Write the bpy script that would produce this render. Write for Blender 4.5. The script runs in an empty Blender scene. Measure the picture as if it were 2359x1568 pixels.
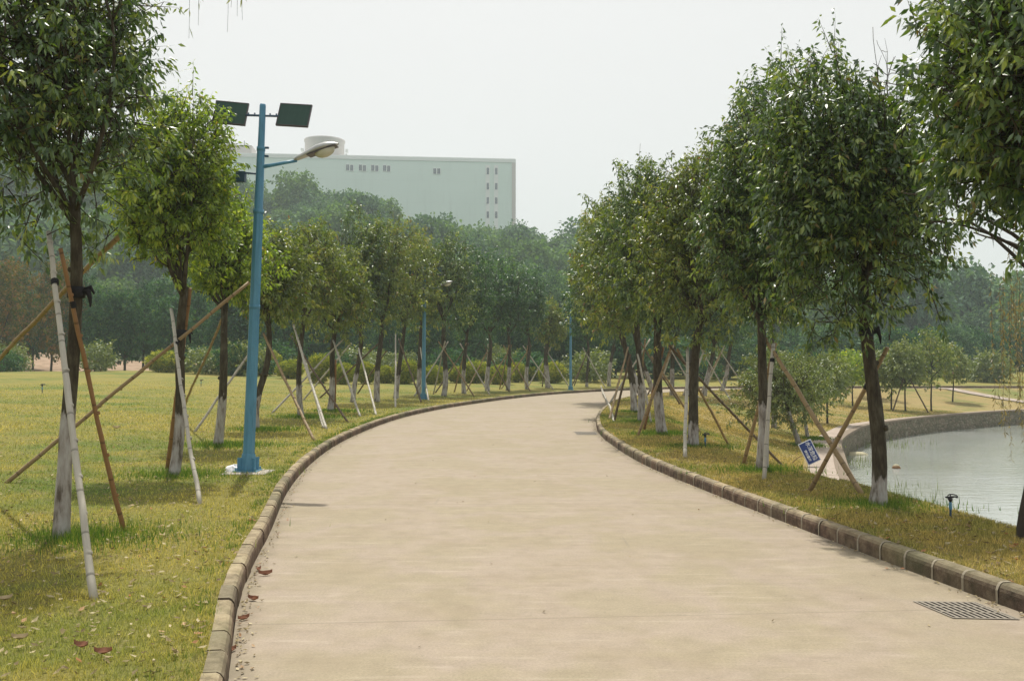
import bpy, math, random
import numpy as np
from mathutils import Vector, Matrix
from mathutils.bvhtree import BVHTree

SC = bpy.context.scene
COL = SC.collection
rad = math.radians

# ------------------------------------------------------------------ camera
F, CX, CY, HOR, EYE = 2100.0, 1179.0, 784.0, 838.0, 1.65   # photograph measured 2358 px wide
PITCH = math.atan((HOR - CY) / F)
cam_d = bpy.data.cameras.new("camera")
cam = bpy.data.objects.new("camera", cam_d)
COL.objects.link(cam)
cam_d.sensor_width = 36.0
cam_d.lens = 36.0 * F / 2358.0
cam_d.clip_start, cam_d.clip_end = 0.05, 4000
cam.location = (0, 0, EYE)
cam.rotation_euler = (math.pi / 2 + PITCH, 0, 0)
SC.camera = cam

# ------------------------------------------------------------------ world, sun, exposure
SUN_EL = rad(65)
SUN_DIR = Vector((-0.14, 0.99, 0)).normalized() * math.cos(SUN_EL) + Vector((0, 0, math.sin(SUN_EL)))
world = bpy.data.worlds.new("World")
SC.world = world
world.use_nodes = True
wn = world.node_tree
wn.nodes.clear()
wo = wn.nodes.new("ShaderNodeOutputWorld")
wb = wn.nodes.new("ShaderNodeBackground")
sky = wn.nodes.new("ShaderNodeTexSky")
sky.sky_type = 'NISHITA'
sky.sun_disc = False
sky.sun_elevation = SUN_EL
sky.sun_rotation = math.atan2(SUN_DIR.x, SUN_DIR.y)
sky.air_density = 1.0
sky.dust_density = 6.0
sky.ozone_density = 1.0
hs = wn.nodes.new("ShaderNodeHueSaturation")
hs.inputs['Saturation'].default_value = 0.12
mw = wn.nodes.new("ShaderNodeMixRGB")      # thin even overcast veil: evens the sky out to a milky white
mw.inputs[0].default_value = 0.72
mw.inputs[2].default_value = (7.9, 7.72, 7.65, 1)
wn.links.new(sky.outputs[0], hs.inputs['Color'])
wn.links.new(hs.outputs[0], mw.inputs[1])
wn.links.new(mw.outputs[0], wb.inputs[0])
wb.inputs[1].default_value = 0.124
wn.links.new(wb.outputs[0], wo.inputs[0])

sun_d = bpy.data.lights.new("sun", 'SUN')
sun_d.energy = 5.0
sun_d.angle = rad(0.8)
sun_d.color = (1.0, 0.95, 0.86)
sun = bpy.data.objects.new("sun", sun_d)
COL.objects.link(sun)
sun.rotation_euler = SUN_DIR.to_track_quat('Z', 'Y').to_euler()
sun.location = (0, 0, 60)

SC.view_settings.view_transform = 'Standard'
SC.view_settings.look = 'None'
SC.view_settings.exposure = 0.0
SC.view_settings.gamma = 1.0
SC.render.engine = 'CYCLES'
SC.cycles.max_bounces = 8
SC.cycles.diffuse_bounces = 3
SC.cycles.transparent_max_bounces = 8
SC.cycles.volume_bounces = 1
HAZE_DENSITY = 0.00074

# ------------------------------------------------------------------ helpers
def tag(o, label=None, cat=None, group=None, kind=None):
    if label: o['label'] = label
    if cat: o['category'] = cat
    if group: o['group'] = group
    if kind: o['kind'] = kind
    return o

def empty(name, loc, label, cat, group=None, rz=0):
    o = bpy.data.objects.new(name, None)
    o.empty_display_size = 0.3
    COL.objects.link(o)
    o.location = loc
    o.rotation_euler = (0, 0, rz)
    return tag(o, label, cat, group)

def copy_tree(o, parent=None):
    c = o.copy(); COL.objects.link(c); c.parent = parent
    for ch in list(o.children):
        copy_tree(ch, c)
    return c

class MB:
    """collects numpy geometry, links it as ONE mesh object"""
    def __init__(self):
        self.V, self.R, self.Fc, self.n = [], [], [], 0
    def add(self, v, f, mat=0, rnd=None, smooth=False):
        v = np.asarray(v, dtype=np.float64).reshape(-1, 3)
        f = np.asarray(f, dtype=np.int64)
        self.V.append(v)
        r = np.zeros(len(v)) if rnd is None else (np.full(len(v), rnd) if np.isscalar(rnd) else np.asarray(rnd))
        self.R.append(r)
        self.Fc.append((f + self.n, mat, smooth))
        self.n += len(v)
    def box(self, c, s, mat=0, rot=None, taper=1.0):
        x, y, z = s[0] / 2, s[1] / 2, s[2] / 2
        v = np.array([(-x, -y, -z), (x, -y, -z), (x, y, -z), (-x, y, -z),
                      (-x * taper, -y * taper, z), (x * taper, -y * taper, z), (x * taper, y * taper, z), (-x * taper, y * taper, z)])
        if rot is not None:
            v = v @ np.array(rot.to_3x3()).T
        v = v + np.array(c)
        f = [(0, 3, 2, 1), (4, 5, 6, 7), (0, 1, 5, 4), (1, 2, 6, 5), (2, 3, 7, 6), (3, 0, 4, 7)]
        self.add(v, f, mat)
    def tube(self, pts, radii, n=8, mat=0, rnd=0.0, smooth=True, cap=True):
        pts = np.asarray(pts, float); m = len(pts)
        radii = np.broadcast_to(np.asarray(radii, float), (m,))
        T = np.gradient(pts, axis=0)
        T /= np.linalg.norm(T, axis=1)[:, None] + 1e-12
        ref = np.array([1.0, 0.13, 0.07]) if abs(T[0][0]) < 0.8 else np.array([0.1, 1.0, 0.1])
        U = ref - T * (T @ ref)[:, None]
        U /= np.linalg.norm(U, axis=1)[:, None] + 1e-12
        W = np.cross(T, U)
        a = np.linspace(0, 2 * math.pi, n, endpoint=False)
        ring = pts[:, None, :] + radii[:, None, None] * (np.cos(a)[None, :, None] * U[:, None, :] + np.sin(a)[None, :, None] * W[:, None, :])
        v = ring.reshape(-1, 3)
        i = np.arange(m - 1)[:, None] * n; j = np.arange(n)[None, :]; k = (j + 1) % n
        f = np.stack([i + j, i + k, i + n + k, i + n + j], -1).reshape(-1, 4)
        base = self.n
        self.add(v, f, mat, rnd, smooth)
        if cap:
            self.Fc.append((np.array([list(range(base + (m - 1) * n, base + m * n))]), mat, False))
            self.Fc.append((np.array([list(range(base + n - 1, base - 1, -1))]), mat, False))
    def lathe(self, prof, n=16, mat=0, c=(0, 0, 0), smooth=True):
        """prof: list of (r, z)"""
        p = np.asarray(prof, float); m = len(p)
        a = np.linspace(0, 2 * math.pi, n, endpoint=False)
        v = np.stack([p[:, 0, None] * np.cos(a), p[:, 0, None] * np.sin(a), np.repeat(p[:, 1, None], n, 1)], -1).reshape(-1, 3) + np.array(c)
        i = np.arange(m - 1)[:, None] * n; j = np.arange(n)[None, :]; k = (j + 1) % n
        f = np.stack([i + j, i + k, i + n + k, i + n + j], -1).reshape(-1, 4)
        self.add(v, f, mat, None, smooth)
    def build(self, name, mats, parent=None, attr=True, loc=None):
        me = bpy.data.meshes.new(name)
        V = np.concatenate(self.V)
        me.vertices.add(len(V)); me.vertices.foreach_set('co', V.astype(np.float32).ravel())
        idx = np.concatenate([f.ravel() for f, _, _ in self.Fc])
        tot = np.concatenate([np.full(len(f), f.shape[1]) for f, _, _ in self.Fc])
        mi = np.concatenate([np.full(len(f), m) for f, m, _ in self.Fc])
        sm = np.concatenate([np.full(len(f), s) for f, _, s in self.Fc])
        start = np.concatenate([[0], np.cumsum(tot)[:-1]])
        me.loops.add(len(idx)); me.loops.foreach_set('vertex_index', idx.astype(np.int32))
        me.polygons.add(len(tot)); me.polygons.foreach_set('loop_start', start.astype(np.int32))
        me.polygons.foreach_set('material_index', mi.astype(np.int32))
        me.polygons.foreach_set('use_smooth', sm.astype(bool))
        if attr:
            at = me.attributes.new('rnd', 'FLOAT', 'POINT')
            at.data.foreach_set('value', np.concatenate(self.R).astype(np.float32))
        for m in (mats if isinstance(mats, (list, tuple)) else [mats]):
            me.materials.append(m)
        me.update(calc_edges=True)
        o = bpy.data.objects.new(name, me)
        COL.objects.link(o)
        if parent is not None: o.parent = parent
        if loc is not None: o.location = loc
        return o

def bevel(o, w, seg=2):
    m = o.modifiers.new('bevel', 'BEVEL'); m.width = w; m.segments = seg; m.limit_method = 'ANGLE'
    return o

# ------------------------------------------------------------------ materials
class N:
    def __init__(self, name):
        self.m = bpy.data.materials.new(name); self.m.use_nodes = True
        self.t = self.m.node_tree; self.t.nodes.clear()
        self.out = self.t.nodes.new('ShaderNodeOutputMaterial')
    def __call__(self, kind, **kw):
        n = self.t.nodes.new('ShaderNode' + kind)
        for k, v in kw.items():
            if hasattr(n, k): setattr(n, k, v)
            else: n.inputs[k.replace('_', ' ')].default_value = v
        return n
    def l(self, a, b): self.t.links.new(a, b)
    def noise(self, scale, detail=4, vec=None, rough=0.55):
        n = self('TexNoise'); n.inputs['Scale'].default_value = scale; n.inputs['Detail'].default_value = detail
        n.inputs['Roughness'].default_value = rough
        if vec is not None: self.l(vec, n.inputs['Vector'])
        return n.outputs['Fac']
    def ramp(self, fac, stops, interp='LINEAR'):
        r = self('ValToRGB'); cr = r.color_ramp; cr.interpolation = interp
        while len(cr.elements) < len(stops): cr.elements.new(0.5)
        for e, (p, c) in zip(cr.elements, stops):
            e.position = p; e.color = (*c, 1) if len(c) == 3 else c
        self.l(fac, r.inputs[0]); return r.outputs[0]
    def mix(self, fac, a, b, mode='MIX'):
        n = self('MixRGB'); n.blend_type = mode
        for i, x in ((0, fac), (1, a), (2, b)):
            if hasattr(x, 'is_output'): self.l(x, n.inputs[i])
            elif i == 0: n.inputs[0].default_value = x
            else: n.inputs[i].default_value = (*x, 1)
        return n.outputs[0]
    def math(self, op, a, b=0.0, clamp=False):
        n = self('Math'); n.operation = op; n.use_clamp = clamp
        for i, x in ((0, a), (1, b)):
            if hasattr(x, 'is_output'): self.l(x, n.inputs[i])
            else: n.inputs[i].default_value = x
        return n.outputs[0]
    def bump(self, h, strength=0.3, dist=0.02):
        n = self('Bump'); n.inputs['Strength'].default_value = strength; n.inputs['Distance'].default_value = dist
        self.l(h, n.inputs['Height']); return n.outputs[0]
    def finish(self, col, rough=0.8, spec=0.3, bump=None, metal=0.0):
        p = self('BsdfPrincipled')
        if hasattr(col, 'is_output'): self.l(col, p.inputs['Base Color'])
        else: p.inputs['Base Color'].default_value = (*col, 1)
        if hasattr(rough, 'is_output'): self.l(rough, p.inputs['Roughness'])
        else: p.inputs['Roughness'].default_value = rough
        p.inputs['Specular IOR Level'].default_value = spec
        p.inputs['Metallic'].default_value = metal
        if bump is not None: self.l(bump, p.inputs['Normal'])
        self.l(p.outputs[0], self.out.inputs[0]); self.p = p
        return self.m

def pos(n): return n('NewGeometry').outputs['Position']
def objc(n): return n('TexCoord').outputs['Object']
def attr(n, name='rnd'):
    a = n('Attribute'); a.attribute_name = name; return a.outputs['Fac']

def leaf_mat(name, stops, transl=0.36, rough=0.40, tcol=(1.5, 1.5, 0.5), spec=1.0):
    if rough > .5: spec = 0.15
    n = N(name)
    c = n.ramp(attr(n), stops)
    p = n('BsdfPrincipled'); n.l(c, p.inputs['Base Color']); p.inputs['Roughness'].default_value = rough
    p.inputs['Specular IOR Level'].default_value = spec
    t = n('BsdfTranslucent'); n.l(n.mix(1.0, c, tcol, 'MULTIPLY'), t.inputs[0])
    mx = n('MixShader'); mx.inputs[0].default_value = transl
    n.l(p.outputs[0], mx.inputs[1]); n.l(t.outputs[0], mx.inputs[2]); n.l(mx.outputs[0], n.out.inputs[0])
    return n.m

def simple(name, col, rough=0.6, spec=0.4, var=0.25, scale=8, metal=0.0, bumpd=0.0):
    n = N(name)
    v = n.noise(scale, 5, objc(n))
    c = n.mix(v, tuple(x * (1 - var) for x in col), tuple(min(1, x * (1 + var)) for x in col))
    b = n.bump(n.noise(scale * 6, 3, objc(n)), 0.4, bumpd) if bumpd else None
    return n.finish(c, rough, spec, b, metal)

M = {}
def make_materials():
    # roadside trees
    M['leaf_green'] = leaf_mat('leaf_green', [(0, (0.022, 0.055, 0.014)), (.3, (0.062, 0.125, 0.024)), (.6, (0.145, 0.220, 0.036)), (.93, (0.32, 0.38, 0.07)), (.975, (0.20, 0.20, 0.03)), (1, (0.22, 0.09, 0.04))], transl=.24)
    M['leaf_olive'] = leaf_mat('leaf_olive', [(0, (0.045, 0.080, 0.016)), (.3, (0.105, 0.155, 0.022)), (.65, (0.20, 0.245, 0.038)), (.92, (0.34, 0.34, 0.07)), (.96, (0.19, 0.13, 0.05)), (1, (0.20, 0.08, 0.04))])
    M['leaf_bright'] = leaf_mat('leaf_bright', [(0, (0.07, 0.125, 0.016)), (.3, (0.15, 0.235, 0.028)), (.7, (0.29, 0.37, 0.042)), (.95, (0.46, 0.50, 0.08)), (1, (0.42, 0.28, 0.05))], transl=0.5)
    M['leaf_dark'] = leaf_mat('leaf_dark', [(0, (0.014, 0.048, 0.024)), (.4, (0.036, 0.105, 0.045)), (.8, (0.085, 0.18, 0.062)), (1, (0.16, 0.24, 0.07))])
    M['leaf_row'] = leaf_mat('leaf_row', [(0, (0.012, 0.045, 0.026)), (.4, (0.040, 0.115, 0.055)), (.9, (0.095, 0.20, 0.07)), (1, (0.11, 0.15, 0.04))], rough=.6, transl=.3)
    M['leaf_wood'] = leaf_mat('leaf_wood', [(0, (0.024, 0.065, 0.042)), (.4, (0.075, 0.155, 0.088)), (1, (0.19, 0.30, 0.16))], transl=0.25, rough=0.6)  # far foliage: haze partly painted into the leaf colour, paler and bluer
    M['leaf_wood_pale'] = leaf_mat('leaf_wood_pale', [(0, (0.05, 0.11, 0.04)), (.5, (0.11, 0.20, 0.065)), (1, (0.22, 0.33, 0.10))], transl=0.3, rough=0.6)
    M['leaf_shrub'] = leaf_mat('leaf_shrub', [(0, (0.05, 0.08, 0.02)), (.2, (0.13, 0.18, 0.035)), (.5, (0.29, 0.33, 0.06)), (1, (0.55, 0.46, 0.12))], transl=0.45, rough=.55)
    M['leaf_rusty'] = leaf_mat('leaf_rusty', [(0, (0.04, 0.07, 0.02)), (.3, (0.09, 0.12, 0.028)), (.55, (0.19, 0.135, 0.04)), (1, (0.32, 0.15, 0.07))], transl=0.25, rough=.6)
    M['leaf_willow'] = leaf_mat('leaf_willow', [(0, (0.08, 0.12, 0.03)), (.5, (0.16, 0.205, 0.05)), (1, (0.28, 0.31, 0.08))], transl=0.3, rough=0.5)
    M['leaf_yellow'] = leaf_mat('leaf_yellow', [(0, (0.12, 0.10, 0.045)), (.5, (0.21, 0.17, 0.065)), (1, (0.30, 0.22, 0.09))], transl=0.3, rough=0.5)
    # bark with a lime-washed foot
    n = N('bark_limewashed')
    o = objc(n); st = n('Mapping'); st.inputs['Scale'].default_value = (1, 1, 0.25); n.l(o, st.inputs[0])
    v = n.noise(22, 6, st.outputs[0], 0.65)
    bark = n.ramp(v, [(.3, (0.030, 0.024, 0.017)), (.5, (0.060, 0.050, 0.034)), (.72, (0.115, 0.105, 0.072))])
    lime = n.ramp(n.noise(14, 5, st.outputs[0], 0.6), [(.36, (0.11, 0.09, 0.07)), (.47, (0.30, 0.275, 0.25)), (.7, (0.47, 0.46, 0.44))])
    h = attr(n)     # 1 = painted foot, 0 = bare, soft between
    k = n.math('ADD', h, n.math('MULTIPLY', n.math('SUBTRACT', n.noise(17, 4, st.outputs[0]), 0.5), 0.9))
    k = n.ramp(k, [(.46, (0, 0, 0)), (.56, (1, 1, 1))])
    M['bark'] = n.finish(n.mix(k, bark, lime), 0.9, 0.15, n.bump(v, 0.7, 0.012))
    M['bark_far'] = simple('bark_far', (0.06, 0.05, 0.04), 0.9, 0.1, 0.4, 3)
    M['twig'] = simple('twig', (0.055, 0.045, 0.030), 0.85, 0.15, 0.3, 9)
    # poles
    for nm, c in (('pole_pale', (0.43, 0.40, 0.33)), ('pole_tan', (0.27, 0.19, 0.095)), ('pole_rusty', (0.25, 0.135, 0.055)), ('pole_brown', (0.12, 0.085, 0.05))):
        n = N(nm); o = objc(n)
        z = n('SeparateXYZ'); n.l(o, z.inputs[0])
        mp = n('Mapping'); mp.inputs['Scale'].default_value = (12, 12, 1.6); n.l(o, mp.inputs[0])
        v = n.noise(2.2, 6, mp.outputs[0], 0.7)
        c1 = n.mix(v, tuple(x * 0.55 for x in c), tuple(min(1, x * 1.35) for x in c))
        w = n.math('FRACT', n.math('ADD', n.math('MULTIPLY', z.outputs[2], 2.9), n.math('MULTIPLY', n.noise(0.7, 1, o), 1.2)))
        ring = n.ramp(w, [(0.0, (1, 1, 1)), (.035, (1, 1, 1)), (.07, (0, 0, 0)), (1, (0, 0, 0))])
        c2 = n.mix(ring, c1, tuple(x * 0.5 for x in c))
        M[nm] = n.finish(c2, 0.6, 0.3, n.bump(v, 0.3, 0.004))
    M['rope'] = simple('rope', (0.018, 0.017, 0.018), 0.7, 0.2, 0.5, 30)
    # concrete road, uv.x = metres along, uv.y = 0..1 across
    n = N('road_concrete')
    P = pos(n); uv = n('UVMap'); uvs = n('SeparateXYZ'); n.l(uv.outputs[0], uvs.inputs[0])
    base = n.ramp(n.noise(0.45, 5, P, 0.6), [(.42, (0.240, 0.206, 0.138)), (.5, (0.282, 0.232, 0.190)), (.58, (0.246, 0.211, 0.146))])
    spk = n.noise(60, 5, P, 0.75)
    c = n.mix(0.36, base, n.ramp(spk, [(.3, (0.20, 0.16, 0.11)), (.5, (0.36, 0.295, 0.205)), (.72, (0.52, 0.44, 0.33))]))
    wm = n('Mapping'); wm.inputs['Scale'].default_value = (0.35, 3.2, 1); n.l(P, wm.inputs[0])   # brushed across
    br = n.noise(3.0, 6, wm.outputs[0], 0.7)
    c = n.mix(n.ramp(br, [(.56, (0, 0, 0)), (.74, (.40, .40, .40))]), c, (0.50, 0.43, 0.345))
    c = n.mix(n.ramp(br, [(.30, (.55, .55, .55)), (.43, (0, 0, 0))]), c, (0.235, 0.19, 0.13))
    st = n.ramp(n.noise(1.1, 8, P, 0.75), [(.48, (0, 0, 0)), (.66, (.50, .50, .50))])
    c = n.mix(st, c, (0.255, 0.205, 0.14))
    c = n.mix(1.0, c, n.ramp(n.noise(5.0, 6, P, 0.7), [(.3, (.89, .89, .88)), (.5, (1, 1, 1)), (.7, (1.08, 1.08, 1.07))]), 'MULTIPLY')
    c = n.mix(n.ramp(n.noise(14, 4, P, 0.6), [(.66, (0, 0, 0)), (.74, (.5, .5, .5))]), c, (0.17, 0.14, 0.10))
    hm_ = n('Mapping'); hm_.inputs['Rotation'].default_value = (0, 0, .5); hm_.inputs['Scale'].default_value = (9, .28, 1); n.l(P, hm_.inputs[0])   # rubbed tyre marks
    ty = n.math('MULTIPLY', n.ramp(n.noise(1.0, 3, hm_.outputs[0], 0.5), [(.64, (0, 0, 0)), (.72, (1, 1, 1))]), n.ramp(n.noise(.33, 3, P), [(.55, (0, 0, 0)), (.64, (.30, .30, .30))]))
    c = n.mix(ty, c, (0.14, 0.125, 0.11))
    cr = n('TexVoronoi'); cr.feature = 'DISTANCE_TO_EDGE'; cr.inputs['Scale'].default_value = 0.23
    dist = n('MixRGB'); dist.inputs[0].default_value = 0.25; n.l(P, dist.inputs[1])
    nz = n('TexNoise'); nz.inputs['Scale'].default_value = 1.6; nz.inputs['Detail'].default_value = 8; n.l(P, nz.inputs[0]); n.l(nz.outputs['Color'], dist.inputs[2])
    n.l(dist.outputs[0], cr.inputs['Vector'])
    ck = n.ramp(cr.outputs['Distance'], [(0, (.4, .4, .4)), (.0016, (0, 0, 0))])
    
    dj = n.math('ABSOLUTE', n.math('SUBTRACT', n.math('FRACT', n.math('DIVIDE', n.math('SUBTRACT', uvs.outputs[0], 13.95 - 5.0), 5.0)), 0.5))
    jn = n.ramp(dj, [(.4983, (0, 0, 0)), (.4992, (.45, .45, .45))])
    c = n.mix(jn, c, (0.16, 0.13, 0.09))
    ed = n.math('MINIMUM', uvs.outputs[1], n.math('SUBTRACT', 1.0, uvs.outputs[1]))     # dust and moss along the gutter
    ge = n.math('ADD', ed, n.math('MULTIPLY', n.math('SUBTRACT', n.noise(5, 5, P), 0.5), 0.04))
    c = n.mix(n.ramp(ge, [(0, (.7, .7, .7)), (.028, (0, 0, 0))]), c, (0.20, 0.17, 0.12))
    M['road'] = n.finish(c, 0.85, 0.25, n.bump(spk, 0.25, 0.004))
    # kerb stones
    for nm, k in (('kerb', 1.0), ):
        n = N(nm); P = pos(n)
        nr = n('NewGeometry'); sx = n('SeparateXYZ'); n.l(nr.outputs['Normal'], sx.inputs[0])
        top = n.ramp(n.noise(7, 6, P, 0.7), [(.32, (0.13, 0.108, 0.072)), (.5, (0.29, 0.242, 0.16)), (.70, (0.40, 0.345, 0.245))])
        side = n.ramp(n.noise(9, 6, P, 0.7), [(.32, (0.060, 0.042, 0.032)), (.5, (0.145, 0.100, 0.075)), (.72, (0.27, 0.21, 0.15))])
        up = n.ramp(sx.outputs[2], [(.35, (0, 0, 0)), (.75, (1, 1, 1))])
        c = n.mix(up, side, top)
        moss = n.ramp(n.noise(0.55, 4, P, 0.6), [(.48, (0, 0, 0)), (.62, (.6, .6, .6))])
        c = n.mix(moss, c, (0.105, 0.115, 0.060))
        c = n.mix(1.0, c, n.ramp(attr(n), [(0, (.7, .7, .7)), (1, (1.2, 1.15, 1.08))]), 'MULTIPLY')
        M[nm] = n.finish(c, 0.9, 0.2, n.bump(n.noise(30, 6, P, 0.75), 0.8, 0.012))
    M['mortar'] = simple('mortar', (0.30, 0.265, 0.20), 0.95, 0.1, 0.3, 12)
    M['joint_dark'] = simple('joint_dark', (0.10, 0.08, 0.055), 0.95, 0.1, 0.3, 12)
    # lawn: dry couch grass, greener in patches
    def turf(name, dry, green, bare, thr, blade=False):
        n = N(name); P = pos(n)
        big = n.noise(0.22, 5, P, 0.6)
        mid = n.noise(1.3, 5, P, 0.65)
        fine = n.noise(38, 4, P, 0.75)
        g = n.ramp(n.math('ADD', n.math('MULTIPLY', big, 0.6), n.math('MULTIPLY', mid, 0.4)), [(thr - .06, (0, 0, 0)), (thr + .09, (1, 1, 1))])
        c = n.mix(g, dry, green)
        b = n.ramp(n.noise(2.6, 5, P, 0.7), [(.55, (0, 0, 0)), (.72, (.7, .7, .7))])
        c = n.mix(b, c, bare)
        if blade:
            c = n.mix(1.0, c, n.ramp(attr(n), [(0, (.55, .60, .5)), (.6, (1.1, 1.1, .95)), (1, (1.9, 1.75, 1.5))]), 'MULTIPLY')
            p = n('BsdfPrincipled'); n.l(c, p.inputs['Base Color']); p.inputs['Roughness'].default_value = 0.7; p.inputs['Specular IOR Level'].default_value = 0.25
            t = n('BsdfTranslucent'); n.l(c, t.inputs[0]); mx = n('MixShader'); mx.inputs[0].default_value = 0.35
            n.l(p.outputs[0], mx.inputs[1]); n.l(t.outputs[0], mx.inputs[2]); n.l(mx.outputs[0], n.out.inputs[0])
            return n.m
        c = n.mix(1.0, c, n.ramp(fine, [(.25, (.50, .52, .45)), (.5, (1, 1, 1)), (.75, (1.5, 1.45, 1.3))]), 'MULTIPLY')
        return n.finish(c, 0.95, 0.1, n.bump(fine, 0.9, 0.03))
    M['lawn'] = turf('lawn', (0.225, 0.200, 0.058), (0.11, 0.150, 0.038), (0.30, 0.235, 0.115), .53)
    M['lawn_blade'] = turf('lawn_blade', (0.46, 0.41, 0.105), (0.19, 0.285, 0.06), (0.52, 0.42, 0.20), .53, True)
    M['bank'] = turf('bank', (0.29, 0.225, 0.10), (0.13, 0.165, 0.045), (0.32, 0.235, 0.13), .54)
    M['bank_blade'] = turf('bank_blade', (0.46, 0.38, 0.135), (0.16, 0.24, 0.05), (0.54, 0.43, 0.20), .52, True)
    M['tuft'] = leaf_mat('tuft', [(0, (0.045, 0.11, 0.025)), (.6, (0.10, 0.19, 0.035)), (1, (0.25, 0.29, 0.07))], rough=0.6)
    M['litter'] = leaf_mat('litter', [(0, (0.12, 0.085, 0.04)), (.45, (0.30, 0.24, 0.12)), (.85, (0.52, 0.45, 0.28)), (1, (0.36, 0.13, 0.05))], transl=0.1, rough=0.6, tcol=(1, 1, 1))
    M['litter_red'] = simple('litter_red', (0.27, 0.12, 0.065), 0.6, 0.3, 0.6, 14)
    M['litter_tan'] = simple('litter_tan', (0.42, 0.33, 0.19), 0.6, 0.3, 0.4, 20)
    n = N('woodland_floor'); P = pos(n)
    M['floor'] = n.finish(n.ramp(n.noise(0.12, 6, P, 0.7), [(.35, (0.035, 0.055, 0.025)), (.6, (0.055, 0.075, 0.03)), (.8, (0.09, 0.09, 0.045))]), 0.95, 0.1)
    n = N('earth'); P = pos(n)
    M['earth'] = n.finish(n.ramp(n.noise(0.6, 6, P, 0.7), [(.35, (0.16, 0.12, 0.07)), (.55, (0.36, 0.25, 0.18)), (.7, (0.11, 0.12, 0.05))]), 0.95, 0.1)
    # lakeside path and stone wall
    n = N('path_paving'); P = pos(n); uv = n('UVMap'); s = n('SeparateXYZ'); n.l(uv.outputs[0], s.inputs[0])
    j = n.ramp(n.math('FRACT', n.math('DIVIDE', s.outputs[0], 1.1)), [(0, (1, 1, 1)), (.025, (0, 0, 0))])
    c = n.ramp(n.noise(3, 6, P, 0.7), [(.3, (0.25, 0.205, 0.165)), (.6, (0.39, 0.325, 0.27))])
    M['path'] = n.finish(n.mix(j, c, (0.20, 0.16, 0.12)), 0.9, 0.2)
    n = N('stone_wall'); P = pos(n)
    mp = n('Mapping'); mp.inputs['Scale'].default_value = (1, 1, 1.7); n.l(P, mp.inputs[0])
    v = n('TexVoronoi'); v.feature = 'DISTANCE_TO_EDGE'; v.inputs['Scale'].default_value = 3.6; n.l(mp.outputs[0], v.inputs['Vector'])
    v2 = n('TexVoronoi'); v2.inputs['Scale'].default_value = 3.6; n.l(mp.outputs[0], v2.inputs['Vector'])
    g = n('RGBToBW'); n.l(v2.outputs['Color'], g.inputs[0])
    c = n.ramp(g.outputs[0], [(.2, (0.10, 0.095, 0.06)), (.45, (0.17, 0.15, 0.10)), (.7, (0.22, 0.16, 0.12)), (.9, (0.27, 0.25, 0.19))])
    c = n.mix(0.5, c, n.ramp(n.noise(11, 5, P, 0.7), [(.3, (0.08, 0.085, 0.045)), (.7, (0.25, 0.22, 0.17))]))
    e = n.ramp(v.outputs['Distance'], [(0.01, (1, 1, 1)), (.06, (0, 0, 0))])
    M['wall'] = n.finish(n.mix(e, c, (0.06, 0.055, 0.04)), 0.9, 0.2, n.bump(v.outputs['Distance'], 1.0, 0.04))
    # water
    n = N('water'); P = pos(n)
    mp = n('Mapping'); mp.inputs['Scale'].default_value = (0.55, 1.9, 1); n.l(P, mp.inputs[0])
    w1 = n.noise(2.3, 4, mp.outputs[0], 0.55); w2 = n.noise(9.0, 3, mp.outputs[0], 0.5)
    h = n.math('ADD', w1, n.math('MULTIPLY', w2, 0.35))
    c = n.ramp(n.noise(0.12, 4, P), [(.4, (0.29, 0.31, 0.27)), (.7, (0.37, 0.39, 0.38))])
    M['water'] = n.finish(c, 0.06, 0.5, n.bump(h, 0.22, 0.05))
    n.p.inputs['IOR'].default_value = 1.45
    M['mat_weed'] = leaf_mat('mat_weed', [(0, (0.07, 0.10, 0.03)), (1, (0.16, 0.20, 0.06))], rough=0.7)
    # lamps
    n = N('blue_paint'); o = objc(n); mp = n('Mapping'); mp.inputs['Scale'].default_value = (6, 6, 0.8); n.l(o, mp.inputs[0])
    v = n.noise(2.5, 6, mp.outputs[0], 0.7)
    c = n.ramp(v, [(.25, (0.045, 0.150, 0.22)), (.5, (0.075, 0.235, 0.36)), (.8, (0.11, 0.29, 0.41))])
    c = n.mix(n.ramp(n.noise(9, 6, o, 0.75), [(.58, (0, 0, 0)), (.72, (.65, .65, .65))]), c, (0.10, 0.15, 0.19))
    M['blue'] = n.finish(c, 0.42, 0.4)
    M['blue_dark'] = simple('blue_dark', (0.03, 0.07, 0.12), 0.5)
    M['grey_metal'] = simple('grey_metal', (0.42, 0.43, 0.42), 0.35, 0.5, 0.2, 5, 0.35)
    M['lens'] = simple('lens', (0.50, 0.49, 0.38), 0.15, 0.6, 0.15, 6)
    n = N('panel_back'); o = objc(n); s = n('SeparateXYZ'); n.l(o, s.inputs[0])
    gx = n.ramp(n.math('FRACT', n.math('MULTIPLY', s.outputs[0], 12.0)), [(0, (1, 1, 1)), (.06, (0, 0, 0))])
    gz = n.ramp(n.math('FRACT', n.math('MULTIPLY', s.outputs[2], 12.0)), [(0, (1, 1, 1)), (.06, (0, 0, 0))])
    c = n.mix(n.noise(6, 4, o), (0.014, 0.045, 0.034), (0.030, 0.075, 0.058))
    c = n.mix(n.mix(0.5, gx, gz, 'SCREEN'), c, (0.04, 0.08, 0.07))
    M['panel'] = n.finish(c, 0.45, 0.3)
    M['panel_frame'] = simple('panel_frame', (0.06, 0.05, 0.055), 0.4)
    M['concrete_white'] = simple('concrete_white', (0.36, 0.33, 0.29), 0.9, 0.1, 0.3, 9)
    M['white_plastic'] = simple('white_plastic', (0.85, 0.85, 0.87), 0.35, 0.5, 0.08, 20)
    M['black_plastic'] = simple('black_plastic', (0.02, 0.02, 0.022), 0.4)
    M['grate'] = simple('grate', (0.25, 0.22, 0.175), 0.7, 0.4, 0.35, 20)
    M['pit'] = simple('pit', (0.004, 0.004, 0.004), 0.9, 0.1)
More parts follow.
